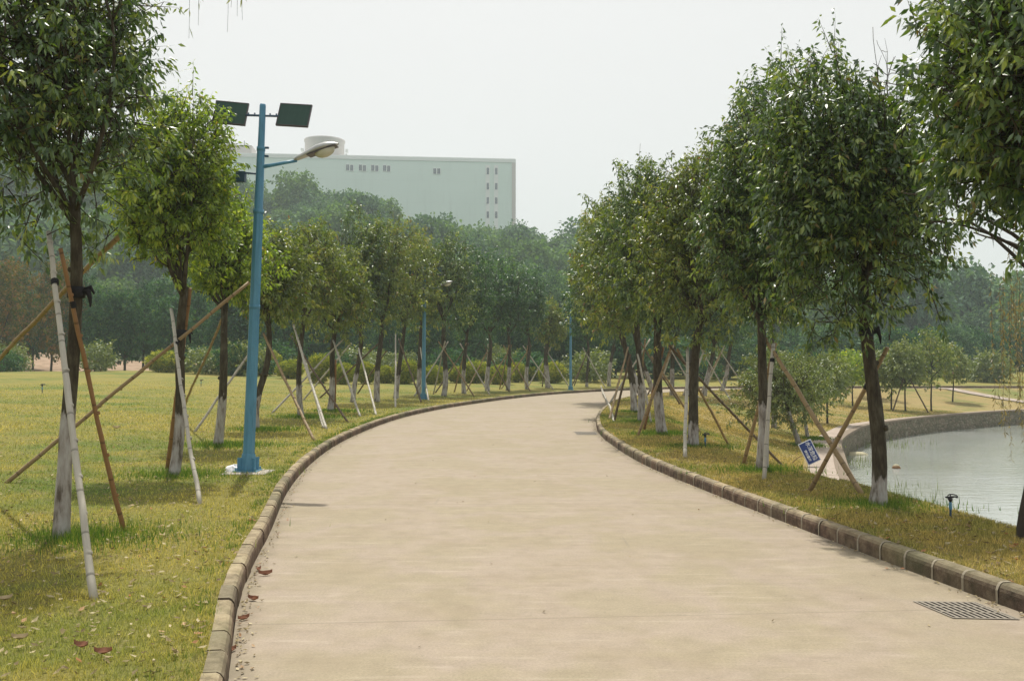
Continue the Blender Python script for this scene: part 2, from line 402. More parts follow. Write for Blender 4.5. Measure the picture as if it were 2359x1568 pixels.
    M['sign_blue'] = simple('sign_blue', (0.014, 0.045, 0.22), 0.35, 0.4, 0.15, 8)
    M['sign_white'] = simple('sign_white', (0.72, 0.76, 0.80), 0.4, 0.4, 0.05, 8)
    M['buoy'] = simple('buoy', (0.19, 0.10, 0.04), 0.6, 0.3, 0.3, 20)
    M['foam'] = simple('foam', (0.42, 0.38, 0.25), 0.8, 0.2, 0.2, 12)
    # building
    n = N('facade'); P = pos(n); o = objc(n)
    s = n('SeparateXYZ'); n.l(o, s.inputs[0])
    fl = n.ramp(n.math('FRACT', n.math('DIVIDE', s.outputs[2], 4.2)), [(0, (1, 1, 1)), (.03, (0, 0, 0))])
    c = n.mix(n.noise(0.06, 4, o), (0.56, 0.66, 0.61), (0.62, 0.72, 0.67))
    c = n.mix(n.math('MULTIPLY', fl, 0.25), c, (0.34, 0.36, 0.33))
    c = n.mix(n.ramp(n.noise(.5, 6, (lambda q: (n.l(o, q.inputs[0]), q.outputs[0])[1])((lambda q: (setattr(q.inputs['Scale'], 'default_value', (1, 1, .12)), q)[1])(n('Mapping'))), .7), [(.52, (0, 0, 0)), (.75, (.25, .25, .25))]), c, (0.36, 0.42, 0.38))
    M['facade'] = n.finish(c, 0.85, 0.2)
    M['facade_pink'] = simple('facade_pink', (0.50, 0.46, 0.44), 0.85, 0.2, 0.05, 0.2)
    M['facade_white'] = simple('facade_white', (0.68, 0.70, 0.68), 0.8, 0.2, 0.05, 0.3)
    M['window_dark'] = simple('window_dark', (0.035, 0.045, 0.08), 0.2, 0.5, 0.2, 1)
make_materials()

# ------------------------------------------------------------------ road alignment (metres)
LP = [(-.3,-8),(-.95,2.5),(-1.47,4.75),(-1.9,6.4),(-2.4,9.14),(-2.91,11.9),(-3.28,14.7),(-3.6,19.1),(-3.62,22.8),(-3.45,27),(-3.02,30.9),(-2.15,35.5),(-1.4,38.5),(.3,44.4),(3.28,51.5),(7.1,57),(11.0,60.4),(15.2,62),(25,62.8),(50,63.2),(95,63.4)]
RP = [(4.5,-8),(3.9,3),(3.5,5.5),(3.3,6.6),(2.9,9.2),(2.5,12.1),(2.22,14.4),(2.04,18.6),(2.06,21.5),(2.3,25),(2.75,29),(3.5,34),(4.2,38),(5.6,43),(8,48.3),(11.6,52.8),(15.6,55.5),(20,56.6),(28,57.1),(50,57.3),(95,57.5)]
KP = [(7.6,-8),(7.2,3),(7.05,5.5),(6.95,6.6),(6.8,9.2),(6.65,12.1),(6.6,14.4),(6.95,18.3),(7.6,20.6),(8.9,24.6),(10.6,29.5),(12.6,33.8),(14.3,36.9),(17.2,40.5),(20.2,43.6),(22.8,45.8),(25,47.6),(27.7,49.4),(32,51.2),(50,54),(95,54)]

def catmull(P, per=10):
    P = np.asarray(P, float)
    P = np.vstack([2 * P[0] - P[1], P, 2 * P[-1] - P[-2]])
    out = []
    for i in range(1, len(P) - 2):
        p0, p1, p2, p3 = P[i - 1:i + 3]
        # centripetal-ish: use chord-length tangents
        d1 = np.linalg.norm(p2 - p1); d0 = np.linalg.norm(p1 - p0); d2 = np.linalg.norm(p3 - p2)
        m1 = d1 * ((p1 - p0) / d0 * d1 + (p2 - p1) / d1 * d0) / (d0 + d1)
        m2 = d1 * ((p2 - p1) / d1 * d2 + (p3 - p2) / d2 * d1) / (d1 + d2)
        for k in range(per):
            t = k / per
            h = (2*t**3 - 3*t**2 + 1, t**3 - 2*t**2 + t, -2*t**3 + 3*t**2, t**3 - t**2)
            out.append(h[0]*p1 + h[1]*m1 + h[2]*p2 + h[3]*m2)
    out.append(P[-2]); return np.array(out)
LC, RC, KC = catmull(LP), catmull(RP), catmull(KP)
NS = len(LC)
def normals(C):
    T = np.gradient(C, axis=0); T /= np.linalg.norm(T, axis=1)[:, None]
    return np.stack([-T[:, 1], T[:, 0]], 1)      # left-hand normal
LN, RN = normals(LC), -normals(RC)               # both point away from the road
def arclen(C): return np.concatenate([[0], np.cumsum(np.linalg.norm(np.diff(C, axis=0), axis=1))])
KH = 0.145

def zlawn(d):
    d = np.asarray(d, float)
    z = 0.125 + 0.034 * np.clip(d - 2, 0, 30)
    z -= 0.03 * np.clip(d - 36, 0, 12)
    z += 0.055 * np.clip(d - 50, 0, 60)
    return z
WD = np.where(KC[:, 0] < 14.5, 0.9, 0.9 - 0.4 * np.clip((KC[:, 0] - 14.5) / 5, 0, 1))
KR = KC - RC; KRL = np.linalg.norm(KR, axis=1); KRU = KR / KRL[:, None]
WD = np.where(KC[:, 1] < 12, 0.6, WD)
PO = KC - KRU * WD[:, None]                       # land-side edge of the lakeside path
BS = RC + KRU * 0.11                              # back of the right-hand kerb
PZ = -0.82
def zbank(si, t):
    y = RC[si, 1]
    a = np.interp(y, [0, 12, 16, 26, 60], [.50, .50, .45, .30, .12])
    u = np.clip((t - a) / (1 - a), 0, 1)
    q = u + 0.35 * u * (1 - u)
    return 0.125 + (PZ - 0.02 - 0.125) * np.clip(q, 0, 1)

def grid_obj(name, rows, mat, uv=None, smooth=True):
    """rows: array (S, D, 3)"""
    S, D, _ = rows.shape
    m = MB()
    i = np.arange(S - 1)[:, None] * D; j = np.arange(D - 1)[None, :]
    f = np.stack([i + j, i + D + j, i + D + j + 1, i + j + 1], -1).reshape(-1, 4)
    m.add(rows.reshape(-1, 3), f, 0, None, smooth)
    o = m.build(name, mat, attr=False)
    if uv is not None:
        ul = o.data.uv_layers.new(name='UVMap')
        li = np.zeros(len(o.data.loops), dtype=np.int32); o.data.loops.foreach_get('vertex_index', li)
        ul.data.foreach_set('uv', uv.reshape(-1, 2)[li].astype(np.float32).ravel())
    return o
# make faces point up: check & flip by construction order
def flip_up(o):
    o.data.update()
    nz = sum(p.normal.z for p in list(o.data.polygons)[:200])
    if nz < 0: o.data.flip_normals()
    return o

sL = arclen(LC)
# road
D = 9
rows = np.zeros((NS, D, 3)); uv = np.zeros((NS, D, 2))
for j in range(D):
    t = j / (D - 1)
    rows[:, j, :2] = LC * (1 - t) + RC * t
    rows[:, j, 2] = 0.0
    uv[:, j, 0] = sL; uv[:, j, 1] = t
road = tag(flip_up(grid_obj('road', rows, M['road'], uv)), 'pale concrete road curving away to the right between two kerbs', kind='structure')
# lawn
ds = np.array([.10, .3, .6, 1, 1.6, 2.4, 3.5, 5, 7, 9, 12, 15, 19, 24, 30, 36, 42, 48, 54, 62, 75, 95, 120])
rows = np.zeros((NS, len(ds), 3))
for j, d in enumerate(ds):
    rows[:, j, :2] = LC + LN * d
    rows[:, j, 2] = zlawn(d) + 0.02 * np.sin(rows[:, j, 0] * 0.9) * np.cos(rows[:, j, 1] * 0.7) * min(1, d / 2)
lawn = tag(flip_up(grid_obj('lawn', rows[:, :18], M['lawn'])), 'broad dry yellow-green lawn left of the road', kind='structure')
earth = tag(flip_up(grid_obj('bare_earth', rows[:, 17:], M['earth'])), 'bare reddish earth under the trees beyond the lawn', kind='structure')
# bank
ts = np.linspace(0, 1, 15)
rows = np.zeros((NS, len(ts), 3)); si = np.arange(NS)
for j, t in enumerate(ts):
    rows[:, j, :2] = BS * (1 - t) + PO * t
    rows[:, j, 2] = zbank(si, np.full(NS, t)) + (0.015 * np.sin(rows[:, j, 0] * 2.1 + rows[:, j, 1]) if 0 < t < 1 else 0)
bank = tag(flip_up(grid_obj('lake_bank', rows, M['bank'])), 'grassy bank sloping from the right kerb to the lakeside path', kind='structure')
# lakeside path
rows = np.zeros((NS, 2, 3)); uv = np.zeros((NS, 2, 2)); sK = arclen(KC)
rows[:, 0, :2] = PO; rows[:, 1, :2] = KC; rows[:, :, 2] = PZ
uv[:, 0, 0] = sK; uv[:, 1, 0] = sK; uv[:, 1, 1] = 1
path = tag(flip_up(grid_obj('lakeside_path', rows, M['path'], uv)), 'narrow pale path along the top of the lake wall', kind='structure')
# retaining wall (a closed curved slab under the path edge)
WL = -1.60
m = MB()
ko = KC + KRU * 0.02; ki = KC - KRU * 0.30
prof = [(ko, PZ - 0.07), (ko, -3.0), (ki, -3.0), (ki, PZ - 0.07)]
v = np.stack([np.concatenate([p, np.full((NS, 1), z)], 1) for p, z in prof], 1)
i = np.arange(NS - 1)[:, None] * 4; j = np.arange(4)[None, :]; k = (j + 1) % 4
m.add(v.reshape(-1, 3), np.stack([i + j, i + k, i + 4 + k, i + 4 + j], -1).reshape(-1, 4))
wall = m.build('lake_wall', M['wall'], attr=False)
tag(wall, 'mossy stone retaining wall curving round the lake', 'wall')
m = MB()
kc = KC + KRU * 0.06; kb = KC - KRU * 0.26
prof = [(kc, PZ + 0.012), (kc, PZ - 0.066), (kb, PZ - 0.066), (kb, PZ + 0.012)]
v = np.stack([np.concatenate([p, np.full((NS, 1), z)], 1) for p, z in prof], 1)
m.add(v.reshape(-1, 3), np.stack([i + j, i + k, i + 4 + k, i + 4 + j], -1).reshape(-1, 4))
m.build('coping', M['path'], wall, attr=False)
# water
m = MB(); m.add([(5.6, -12, WL), (110, -12, WL), (110, 55.5, WL), (5.6, 55.5, WL)], [(0, 1, 2, 3)])
water = m.build('water', M['water'], attr=False); tag(water, 'calm grey-green lake reflecting the white sky', kind='structure')
m = MB(); m.add([(26.0, 56.9, .13), (27.3, 56.9, .13), (30.6, 51.6, PZ + .03), (29.2, 51.0, PZ + .03)], [(0, 1, 2, 3)])

# ground sheet + hill
RIDGE = [(-2500,330),(-300,330),(0,350),(300,392),(560,432),(640,432),(720,440),(780,452),(850,462),(900,490),(960,505),(1060,538),(1100,540),(1190,532),(1250,560),(1300,572),(1450,610),(1700,650),(2000,672),(2358,705),(2700,725),(5000,760)]
rpx = np.array([a for a, _ in RIDGE]); rpy = np.array([b for _, b in RIDGE])
YR = 230.0
def hill(x, y):
    x = np.asarray(x, float); y = np.asarray(y, float)
    yy = np.maximum(y, 40.0)
    px = CX + F * x / yy
    rz = EYE + (HOR - np.interp(px, rpx, rpy)) * YR / F - 11.3
    u = np.clip((y - 112) / (YR - 112), 0, 1); u = u * u * (3 - 2 * u)
    z = 2.5 + (rz - 2.5) * u
    return z + 1.2 * np.sin(x * 0.07) * np.cos(y * 0.05) * u
gx = np.concatenate([np.linspace(-1500, -320, 14), np.linspace(-300, 300, 101), np.linspace(320, 1500, 14)])
gy = np.concatenate([[-200, -60, 0, 40, 80], np.linspace(100, 330, 60), [400, 500, 700, 1000, 1600, 2500]])
X, Y = np.meshgrid(gx, gy, indexing='ij')
Z = hill(X, Y)
Z = np.where(Y < 105, -3.2, Z)
ground = tag(flip_up(grid_obj('ground', np.stack([X, Y, Z], -1), M['floor'])), 'ground and wooded hillside behind the park', kind='structure')

# ------------------------------------------------------------------ pixel <-> world
fw = Vector((0, math.cos(PITCH), math.sin(PITCH))); upv = Vector((0, -math.sin(PITCH), math.cos(PITCH)))
EYEV = Vector((0, 0, EYE))
def ray(px, py): return (fw + Vector((1, 0, 0)) * ((px - CX) / F) + upv * ((CY - py) / F))
def at_y(px, py, y):
    r = ray(px, py); return EYEV + r * (y / r.y)
bpy.context.view_layer.update()
_v, _f = [], []
for o in (road, lawn, bank, path, water, earth, ground):
    b = len(_v)
    _v += [v.co.copy() for v in o.data.vertices]
    _f += [[i + b for i in p.vertices] for p in o.data.polygons]
BVH = BVHTree.FromPolygons(_v, _f)
def on_ground(px, py):
    hit = BVH.ray_cast(EYEV, ray(px, py).normalized())
    return hit[0]
def ground_z(x, y):
    hit = BVH.ray_cast(Vector((x, y, 60)), Vector((0, 0, -1)))
    return hit[0].z if hit[0] is not None else 0.0

# ------------------------------------------------------------------ kerbs
def kerb(C, NR, name, label, seed, joint):
    rng = np.random.default_rng(seed)
    s = arclen(C); L = 0.36
    m = MB()
    def P(t): return np.array([np.interp(t, s, C[:, 0]), np.interp(t, s, C[:, 1])])
    def Nn(t):
        n = np.array([np.interp(t, s, NR[:, 0]), np.interp(t, s, NR[:, 1])]); return n / np.linalg.norm(n)
    prof = [(0, -.06), (0.0, KH - .055), (.006, KH - .030), (.020, KH - .010), (.038, KH), (.105, KH + .002), (.11, -.06)]
    t = 0.0; far_stop = s[-1]
    while t < far_stop - L:
        p = P(t)
        Lx = L if p[1] < 66 and p[0] < 30 else 2.0
        a, b = t + 0.008, t + Lx - 0.008
        if a < s[-1] and b < s[-1] and not (p[1] < 1.5):
            jit = rng.normal(0, 0.0035); dz = rng.normal(0, 0.0025); q = []
            rv = rng.random()
            for tt in ((a, b) if Lx < 1 else (a, (a + b) / 2, b)):
                c, n = P(tt), Nn(tt)
                q.append([(c[0] + n[0] * (u + jit), c[1] + n[1] * (u + jit), z + dz) for u, z in prof])
            q = np.array(q); S, K, _ = q.shape
            i = np.arange(S - 1)[:, None] * K; j = np.arange(K - 1)[None, :]
            m.add(q.reshape(-1, 3), np.stack([i + j, i + j + 1, i + K + j + 1, i + K + j], -1).reshape(-1, 4), 0, rv, False)
            if p[1] < 45 and Lx < 1:
                n_ = m.n - S * K      # end caps
                m.Fc.append((np.array([list(range(n_, n_ + K))]), 0, False))
                m.Fc.append((np.array([list(range(n_ + K * (S - 1), n_ + K * S))[::-1]]), 0, False))
                # pale mortar band standing 2 mm proud
                q = []
                for tt in (b - 0.004, b + 0.020):
                    c, n = P(tt), Nn(tt)
                    po = -0.004 if joint == 'mortar' else 0.006; zo = 0.0035 if joint == 'mortar' else -0.006
                    q.append([(c[0] + n[0] * (u + po + rng.normal(0, .001)), c[1] + n[1] * (u + po), z + zo) for u, z in prof[:-1]])
                q = np.array(q); K = len(prof) - 1
                i = np.arange(1)[:, None] * K; j = np.arange(K - 1)[None, :]
                m.add(q.reshape(-1, 3), np.stack([i + j, i + j + 1, i + K + j + 1, i + K + j], -1).reshape(-1, 4), 1, .5, False)
        t += Lx
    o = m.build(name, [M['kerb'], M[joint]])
    return tag(o, label, kind='structure')
kerb(LC, LN, 'kerb', 'low rounded kerb of short stones along the lawn', 3, 'joint_dark')
kerb(RC, -normals(RC), 'kerb', 'low rounded kerb of short stones with pale joints along the lake bank', 4, 'mortar')
# a stepped ramp joining the far road and the lakeside path
q = [(25.9, 56.85), (26.5, 56.95), (31.6, 51.6), (30.9, 51.0)]
m = MB()
tt = np.linspace(0, 1, 14); pr = []
for t_ in tt:
    a = np.array(q[0]) * (1 - t_) + np.array(q[3]) * t_; b = np.array(q[1]) * (1 - t_) + np.array(q[2]) * t_
    pr.append([(a[0], a[1], ground_z(*a) + 0.05), (b[0], b[1], ground_z(*b) + 0.05)])
tag(flip_up(grid_obj('ramp_path', np.array(pr), M['path'], np.array([[(t_ * 8, 0), (t_ * 8, 1)] for t_ in tt]))), 'pale ramp path slanting from the far road to the lake wall', kind='structure')

# ------------------------------------------------------------------ foliage
def leaves(mb, P, Dd, L, Wd, rng, rnd, mat=1, droop=0.18, simple_leaf=False):
    """P base points (N,3), Dd unit directions, L lengths, Wd half widths"""
    n = len(P)
    R = rng.normal(size=(n, 3)); W = np.cross(Dd, R); W /= np.linalg.norm(W, axis=1)[:, None] + 1e-9
    Nn = np.cross(W, Dd)
    L_ = L[:, None]; Wd_ = Wd[:, None]
    up = np.array([0, 0, 1.0])
    if simple_leaf:
        mc = P + Dd * L_ * .5
        tip = P + Dd * L_ - up * L_ * droop
        v = np.stack([P, mc - W * Wd_, tip, mc + W * Wd_], 1)
        idx = np.arange(n)[:, None] * 4
        mb.add(v.reshape(-1, 3), idx + np.array([[0, 1, 2, 3]]), mat, np.repeat(rnd, 4))
    else:
        mc = P + Dd * L_ * .42 - up * L_ * droop * .15
        ml = mc - W * Wd_ + Nn * Wd_ * .35; mr = mc + W * Wd_ + Nn * Wd_ * .35
        tip = P + Dd * L_ * .97 - up * L_ * droop
        v = np.stack([P, ml, mc, mr, tip], 1)
        idx = np.arange(n)[:, None] * 5
        f = np.concatenate([idx + np.array([[0, 1, 2]]), idx + np.array([[0, 2, 3]]), idx + np.array([[1, 4, 2]]), idx + np.array([[2, 4, 3]])])
        mb.add(v.reshape(-1, 3), f, mat, np.repeat(rnd, 5), True)

def lumpy(dirs, rng, k=9, amp=0.28):
    """lobed radius multiplier over directions"""
    r = np.full(len(dirs), 0.80)
    for _ in range(k):
        a = rng.normal(size=3); a /= np.linalg.norm(a)
        r += amp * rng.uniform(.4, 1) * np.exp((dirs @ a - 1) * rng.uniform(5, 14))
    return r / np.percentile(r, 93) * .97

def crown_points(rng, n, c, r, k=9, amp=.3, inner=0.45, egg=0.25, lump_rng=None):
    d = rng.normal(size=(n, 3)); d /= np.linalg.norm(d, axis=1)[:, None]
    R = lumpy(d, lump_rng or rng, k, amp)
    u = rng.random(n) ** inner
    p = d * (R * u)[:, None]
    s = 1 - egg * p[:, 2]                      # narrower on top
    p[:, 0] *= s; p[:, 1] *= s
    return np.array(c) + p * np.array(r), d, u

def crown(mb, rng, c, r, n_cl, per, leaf, twig=0.30, mat=1, twig_mat=2, droop=.75, twigs=True, simple_leaf=False, amp=.3, k=9, inner=.45, egg=.25, lw=.20, hole=0.0, upb=.35, shoots=0.0):
    r = np.array(r, float)
    P, d, u = crown_points(rng, n_cl, c, r, k, amp, inner, egg)
    if shoots:
        sh = (rng.random(n_cl) < shoots) & (u > .6)
        P[sh] = np.array(c) + (P[sh] - np.array(c)) * rng.uniform(1.06, 1.22, sh.sum())[:, None] + np.array([0, 0, .12]) * r[2] * .5
    if hole:
        keep = rng.random(n_cl) > hole * (P[:, 2] < c[2] - r[2] * .4)
        P, d, u = P[keep], d[keep], u[keep]; n_cl = len(P)
    td = d * .8 + rng.normal(size=(n_cl, 3)) * .45 + np.array([0, 0, upb]); td /= np.linalg.norm(td, axis=1)[:, None]
    tl = twig * rng.uniform(.6, 1.5, n_cl)
    clr = rng.random(n_cl)
    t = rng.random((n_cl, per)); side = rng.normal(size=(n_cl, per, 3))
    lp = P[:, None, :] + td[:, None, :] * (tl[:, None] * t)[..., None] + side * leaf * .18
    ld = side * .75 + td[:, None, :] * .55 + np.array([0, 0, -droop]); ld /= np.linalg.norm(ld, axis=2)[..., None]
    L = leaf * rng.uniform(.65, 1.25, (n_cl, per))
    rn = np.clip(clr[:, None] ** 2 * .6 + rng.random((n_cl, per)) ** 1.5 * .55 , 0, 1)
    rn = np.where(rng.random((n_cl, per)) > .985, .985, np.clip(rn * .95, 0, .955))
    leaves(mb, lp.reshape(-1, 3), ld.reshape(-1, 3), L.ravel(), L.ravel() * lw, rng, rn.ravel(), mat, .22, simple_leaf)
    if twigs:
        a = P - td * twig * .5; b = P + td * tl[:, None]
        w = np.cross(td, rng.normal(size=(n_cl, 3))); w /= np.linalg.norm(w, axis=1)[:, None] + 1e-9
        w2 = np.cross(td, w); rr = .0045 + .003 * (1 - u[:, None])
        v = np.stack([a + w * rr * 1.5, a - w * rr * .75 + w2 * rr * 1.3, a - w * rr * .75 - w2 * rr * 1.3, b], 1)
        idx = np.arange(n_cl)[:, None] * 4
        f = np.concatenate([idx + np.array([[0, 1, 3]]), idx + np.array([[1, 2, 3]]), idx + np.array([[2, 0, 3]])])
        mb.add(v.reshape(-1, 3), f, twig_mat, .5)
    return P

def bend(a, b, rng, n=8, amp=.06, sag=0.0):
    a, b = np.array(a, float), np.array(b, float); t = np.linspace(0, 1, n)[:, None]
    L = np.linalg.norm(b - a); o1 = rng.normal(size=3) * amp * L; o2 = rng.normal(size=3) * amp * L * .5
    p = a + (b - a) * t + o1 * np.sin(t * math.pi) + o2 * np.sin(t * 2 * math.pi)
    p[:, 2] += sag * np.sin(t[:, 0] * math.pi)
    return p

def roadside_tree(base, cbox, label, leafm, seed, n_cl, leaf, rt, fork=None, wash=1.0, group=None, forks=None, limbs=6, near=True, name='roadside_tree', lean=None, hole=0.10, amp=.42, egg=.22, cdepth=1.0, per=18, grow=1.18, two=False, cat='tree', bend_amp=.02):
    """base: world point, cbox: crown (x0,x1,ytop,ybot) in photo pixels at the tree's own distance"""
    rng = np.random.default_rng(seed)
    Yd = base.y
    c = at_y((cbox[0] + cbox[1]) / 2, (cbox[2] + cbox[3]) / 2, Yd)
    rx = (cbox[1] - cbox[0]) / 2 / F * Yd * grow; rz = (cbox[3] - cbox[2]) / 2 / F * Yd
    root = empty(name, base, label, cat, group)
    c = np.array(c - base); ry = rx * cdepth
    r = (rx / .93, ry / .93, rz / .88)
    # trunk
    fz = c[2] - rz * .72 if fork is None else fork
    fx = c[0] * .75 if lean is None else lean
    fp = np.array([fx, c[1] * .5, fz])
    tb = MB()
    nn = 14
    trunk = bend((0, 0, -0.12), fp, rng, nn, bend_amp)
    h = trunk[:, 2]
    rr = rt * (1 - .33 * h / max(fz, .1)) * (1 + .22 * np.exp(-np.maximum(h, 0) / .10)) * (1 + rng.normal(0, .035, nn))
    def washv(z): return np.clip(.5 + (wash - z) * 2.2, 0, 1)
    tb.tube(trunk, rr, 12 if near else 7, 0, 0.0)
    tb.R[-1] = washv(tb.V[-1][:, 2])
    if near:
        for _ in range(2):     # knots
            k_ = rng.integers(4, 11); a = rng.uniform(0, 6.28)
            q = trunk[k_] + np.array([math.cos(a), math.sin(a), 0]) * rr[k_] * .6
            tb.tube([q, q + np.array([math.cos(a), math.sin(a), .3]) * rr[k_] * .75], [rr[k_] * .62, rr[k_] * .35], 6)
            tb.R[-1] = washv(tb.V[-1][:, 2])
    ends = []
    rf = rr[-1]
    for i in range(limbs):
        a = i / limbs * 2 * math.pi + rng.uniform(-.4, .4)
        up = rng.uniform(.15, .75) if i else .85
        ed = np.array([math.cos(a) * (1 - up * .55), math.sin(a) * (1 - up * .55), up]) ; ed /= np.linalg.norm(ed)
        e = c + ed * np.array(r) * rng.uniform(.55, .8)
        start = trunk[-1] + (trunk[-2] - trunk[-1]) * rng.uniform(0, 1.2) - np.array([0, 0, rf * .4])
        p = bend(start, e, rng, 9, .05); p[:, :2] += (p[-1, :2] - p[0, :2]) * (np.sin(np.linspace(0, math.pi, 9)) * .10)[:, None]
        r0 = rf * rng.uniform(.48, .68)
        tb.tube(p, np.linspace(r0, r0 * .22, 9), 7 if near else 5, 0, 0.0)
        for _ in range(5 if near else 2):
            k_ = rng.integers(2, 8)
            dd = rng.normal(size=3); dd[2] = abs(dd[2]) * .5; dd /= np.linalg.norm(dd)
            q = p[k_] + (dd + ed * .5) * np.array(r) * rng.uniform(.25, .55)
            s2 = bend(p[k_], q, rng, 6, .06)
            rb = r0 * (1 - k_ / 11) * .55
            tb.tube(s2, np.linspace(rb, rb * .25, 6), 5, 0, 0.0)
            if near:
                for _ in range(2):
                    k2 = rng.integers(1, 5); d3 = rng.normal(size=3); d3 /= np.linalg.norm(d3)
                    s3 = bend(s2[k2], s2[k2] + (d3 * .7 + dd * .6) * np.array(r) * rng.uniform(.15, .3), rng, 5, .06)
                    tb.tube(s3, np.linspace(rb * .5, .003, 5), 4, 0, 0.0)
    tb.build('trunk', M['bark'], root)
    n_cl = int(n_cl * (1.35 if near else 1))
    cb = MB()
    crown(cb, rng, c, r, n_cl, per, leaf, twig=(.28 if near else .35) * (rx / 1.2) ** .5, mat=0, twig_mat=1, twigs=near, simple_leaf=not near, hole=hole, amp=amp, egg=egg, shoots=.10)
    cb.build('crown', [M[leafm], M['twig']], root)
    return root

LROW = 'young trees planted along the lawn side of the road'
RROW = 'young trees planted along the lake side of the road'
TREES = {}
def T(key, bpx, cbox, label, leafm, seed, n_cl, leaf, rt, **kw):
    b = on_ground(*bpx)
    TREES[key] = roadside_tree(b, cbox, label, leafm, seed, n_cl, leaf, rt, **kw)
    return b
# left row, nearest first  (crown boxes are in photo pixels)
T('L1', (140, 1238), (-215, 385, -330, 600), 'nearest tree left of the road, dark drooping crown cut off by the picture edge', 'leaf_green', 11, 1120, .074, .068, fork=3.0, wash=1.10, group=LROW, limbs=8, lean=.08, amp=.42, grow=1.0, hole=.55)
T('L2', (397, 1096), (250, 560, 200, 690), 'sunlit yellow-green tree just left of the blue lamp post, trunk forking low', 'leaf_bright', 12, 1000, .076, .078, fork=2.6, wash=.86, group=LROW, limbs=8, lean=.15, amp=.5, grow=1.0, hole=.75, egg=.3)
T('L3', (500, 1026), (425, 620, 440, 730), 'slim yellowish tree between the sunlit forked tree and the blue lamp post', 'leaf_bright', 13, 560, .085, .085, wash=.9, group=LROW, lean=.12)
T('L4', (590, 990), (545, 705, 525, 760), 'olive tree whose trunk stands right behind the nearest lamp post', 'leaf_olive', 14, 420, .105, .085, wash=.8, group=LROW)
T('L5', (694, 960), (605, 800, 490, 760), 'olive broad-crowned tree, first clear of the lamp post on the lawn side', 'leaf_olive', 15, 520, .11, .085, wash=.9, group=LROW)
T('L6', (759, 947), (700, 860, 560, 780), 'olive tree with stout limewashed foot, second clear of the lamp post', 'leaf_olive', 16, 430, .115, .10, wash=1.1, group=LROW)
T('L7', (812, 926), (770, 900, 468, 790), 'tall pointed green tree standing third clear of the lamp post', 'leaf_green', 17, 430, .125, .10, wash=1.1, group=LROW)
T('L8', (868, 925), (810, 960, 480, 770), 'green and russet tree with a high crown, fourth clear of the lamp post', 'leaf_olive', 18, 430, .125, .115, wash=1.2, group=LROW)
T('L9', (911, 918), (865, 1015, 535, 775), 'russet-tinged tree with a leaning pale pole, fifth clear of the lamp post', 'leaf_olive', 19, 380, .13, .11, wash=1.0, group=LROW)
T('L10', (963, 908), (920, 1030, 530, 770), 'tree rising directly behind the second lamp post', 'leaf_olive', 20, 340, .14, .12, wash=1.2, group=LROW)
T('L11', (1021, 912), (960, 1090, 530, 760), 'tree just right of the second lamp post on the lawn side', 'leaf_green', 21, 380, .14, .13, wash=1.2, group=LROW)
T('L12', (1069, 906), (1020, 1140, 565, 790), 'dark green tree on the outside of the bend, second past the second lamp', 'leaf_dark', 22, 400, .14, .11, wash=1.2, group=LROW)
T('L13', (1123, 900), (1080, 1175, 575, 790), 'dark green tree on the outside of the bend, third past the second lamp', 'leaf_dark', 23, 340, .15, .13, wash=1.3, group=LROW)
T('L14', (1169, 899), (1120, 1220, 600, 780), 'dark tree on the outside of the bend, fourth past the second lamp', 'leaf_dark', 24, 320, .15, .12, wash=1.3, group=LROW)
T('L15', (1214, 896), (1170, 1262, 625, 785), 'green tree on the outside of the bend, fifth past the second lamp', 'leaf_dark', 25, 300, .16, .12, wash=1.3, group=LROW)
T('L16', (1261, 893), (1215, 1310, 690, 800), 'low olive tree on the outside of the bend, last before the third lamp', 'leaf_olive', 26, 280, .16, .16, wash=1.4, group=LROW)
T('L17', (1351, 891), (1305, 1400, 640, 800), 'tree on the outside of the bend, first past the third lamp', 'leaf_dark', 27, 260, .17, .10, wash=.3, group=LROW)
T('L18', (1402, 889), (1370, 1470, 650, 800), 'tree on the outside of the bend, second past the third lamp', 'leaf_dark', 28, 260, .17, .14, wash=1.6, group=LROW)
# right row, nearest first
T('R0', (2560, 1330), (2085, 2980, -340, 690), 'nearest tree on the lake side, huge dark crown filling the top right corner', 'leaf_green', 31, 2600, .076, .09, fork=2.4, wash=1.0, group=RROW, limbs=9, amp=.4, grow=1.0, hole=.6)
T('R1', (2018, 1168), (1745, 2150, 125, 750), 'tall dark tree with a bare forked trunk at the edge of the lake', 'leaf_green', 32, 1650, .076, .085, fork=2.50, wash=.34, group=RROW, limbs=7, lean=-.12, amp=.5, bend_amp=.03, egg=-.05, hole=.35)
T('R2', (1753, 1085), (1625, 1930, 205, 785), 'dark green tree left of the lakeside forked one, pale pole leaning on its front', 'leaf_green', 33, 1600, .080, .08, fork=2.2, wash=.95, group=RROW, limbs=7, lean=.02, amp=.5, egg=.1)
T('R2b', (1782, 985), (1700, 1850, 480, 780), 'slim tree standing just behind the pole-propped one by the lake', 'leaf_olive', 34, 380, .11, .09, wash=.5, group=RROW)
T('R3', (1596, 1031), (1480, 1765, 305, 790), 'olive-green tree with a pale upright pole in front, third along the lake side', 'leaf_olive', 35, 1250, .086, .10, wash=.45, group=RROW, limbs=7)
T('R4', (1526, 1000), (1400, 1620, 350, 800), 'green tree with thick trunk, fourth along the lake side', 'leaf_green', 36, 900, .098, .115, wash=.9, group=RROW, limbs=6)
T('R5', (1475, 973), (1365, 1560, 400, 790), 'olive tree above the fallen white pole, fifth along the lake side', 'leaf_olive', 37, 620, .12, .10, wash=1.0, group=RROW)
T('R6', (1460, 950), (1335, 1500, 440, 790), 'olive and green tree, sixth along the lake side', 'leaf_olive', 38, 520, .125, .11, wash=.9, group=RROW)
T('R7', (1484, 925), (1320, 1480, 520, 790), 'green tree on the inside of the bend, seventh along the lake side', 'leaf_green', 39, 460, .13, .12, wash=1.2, group=RROW)
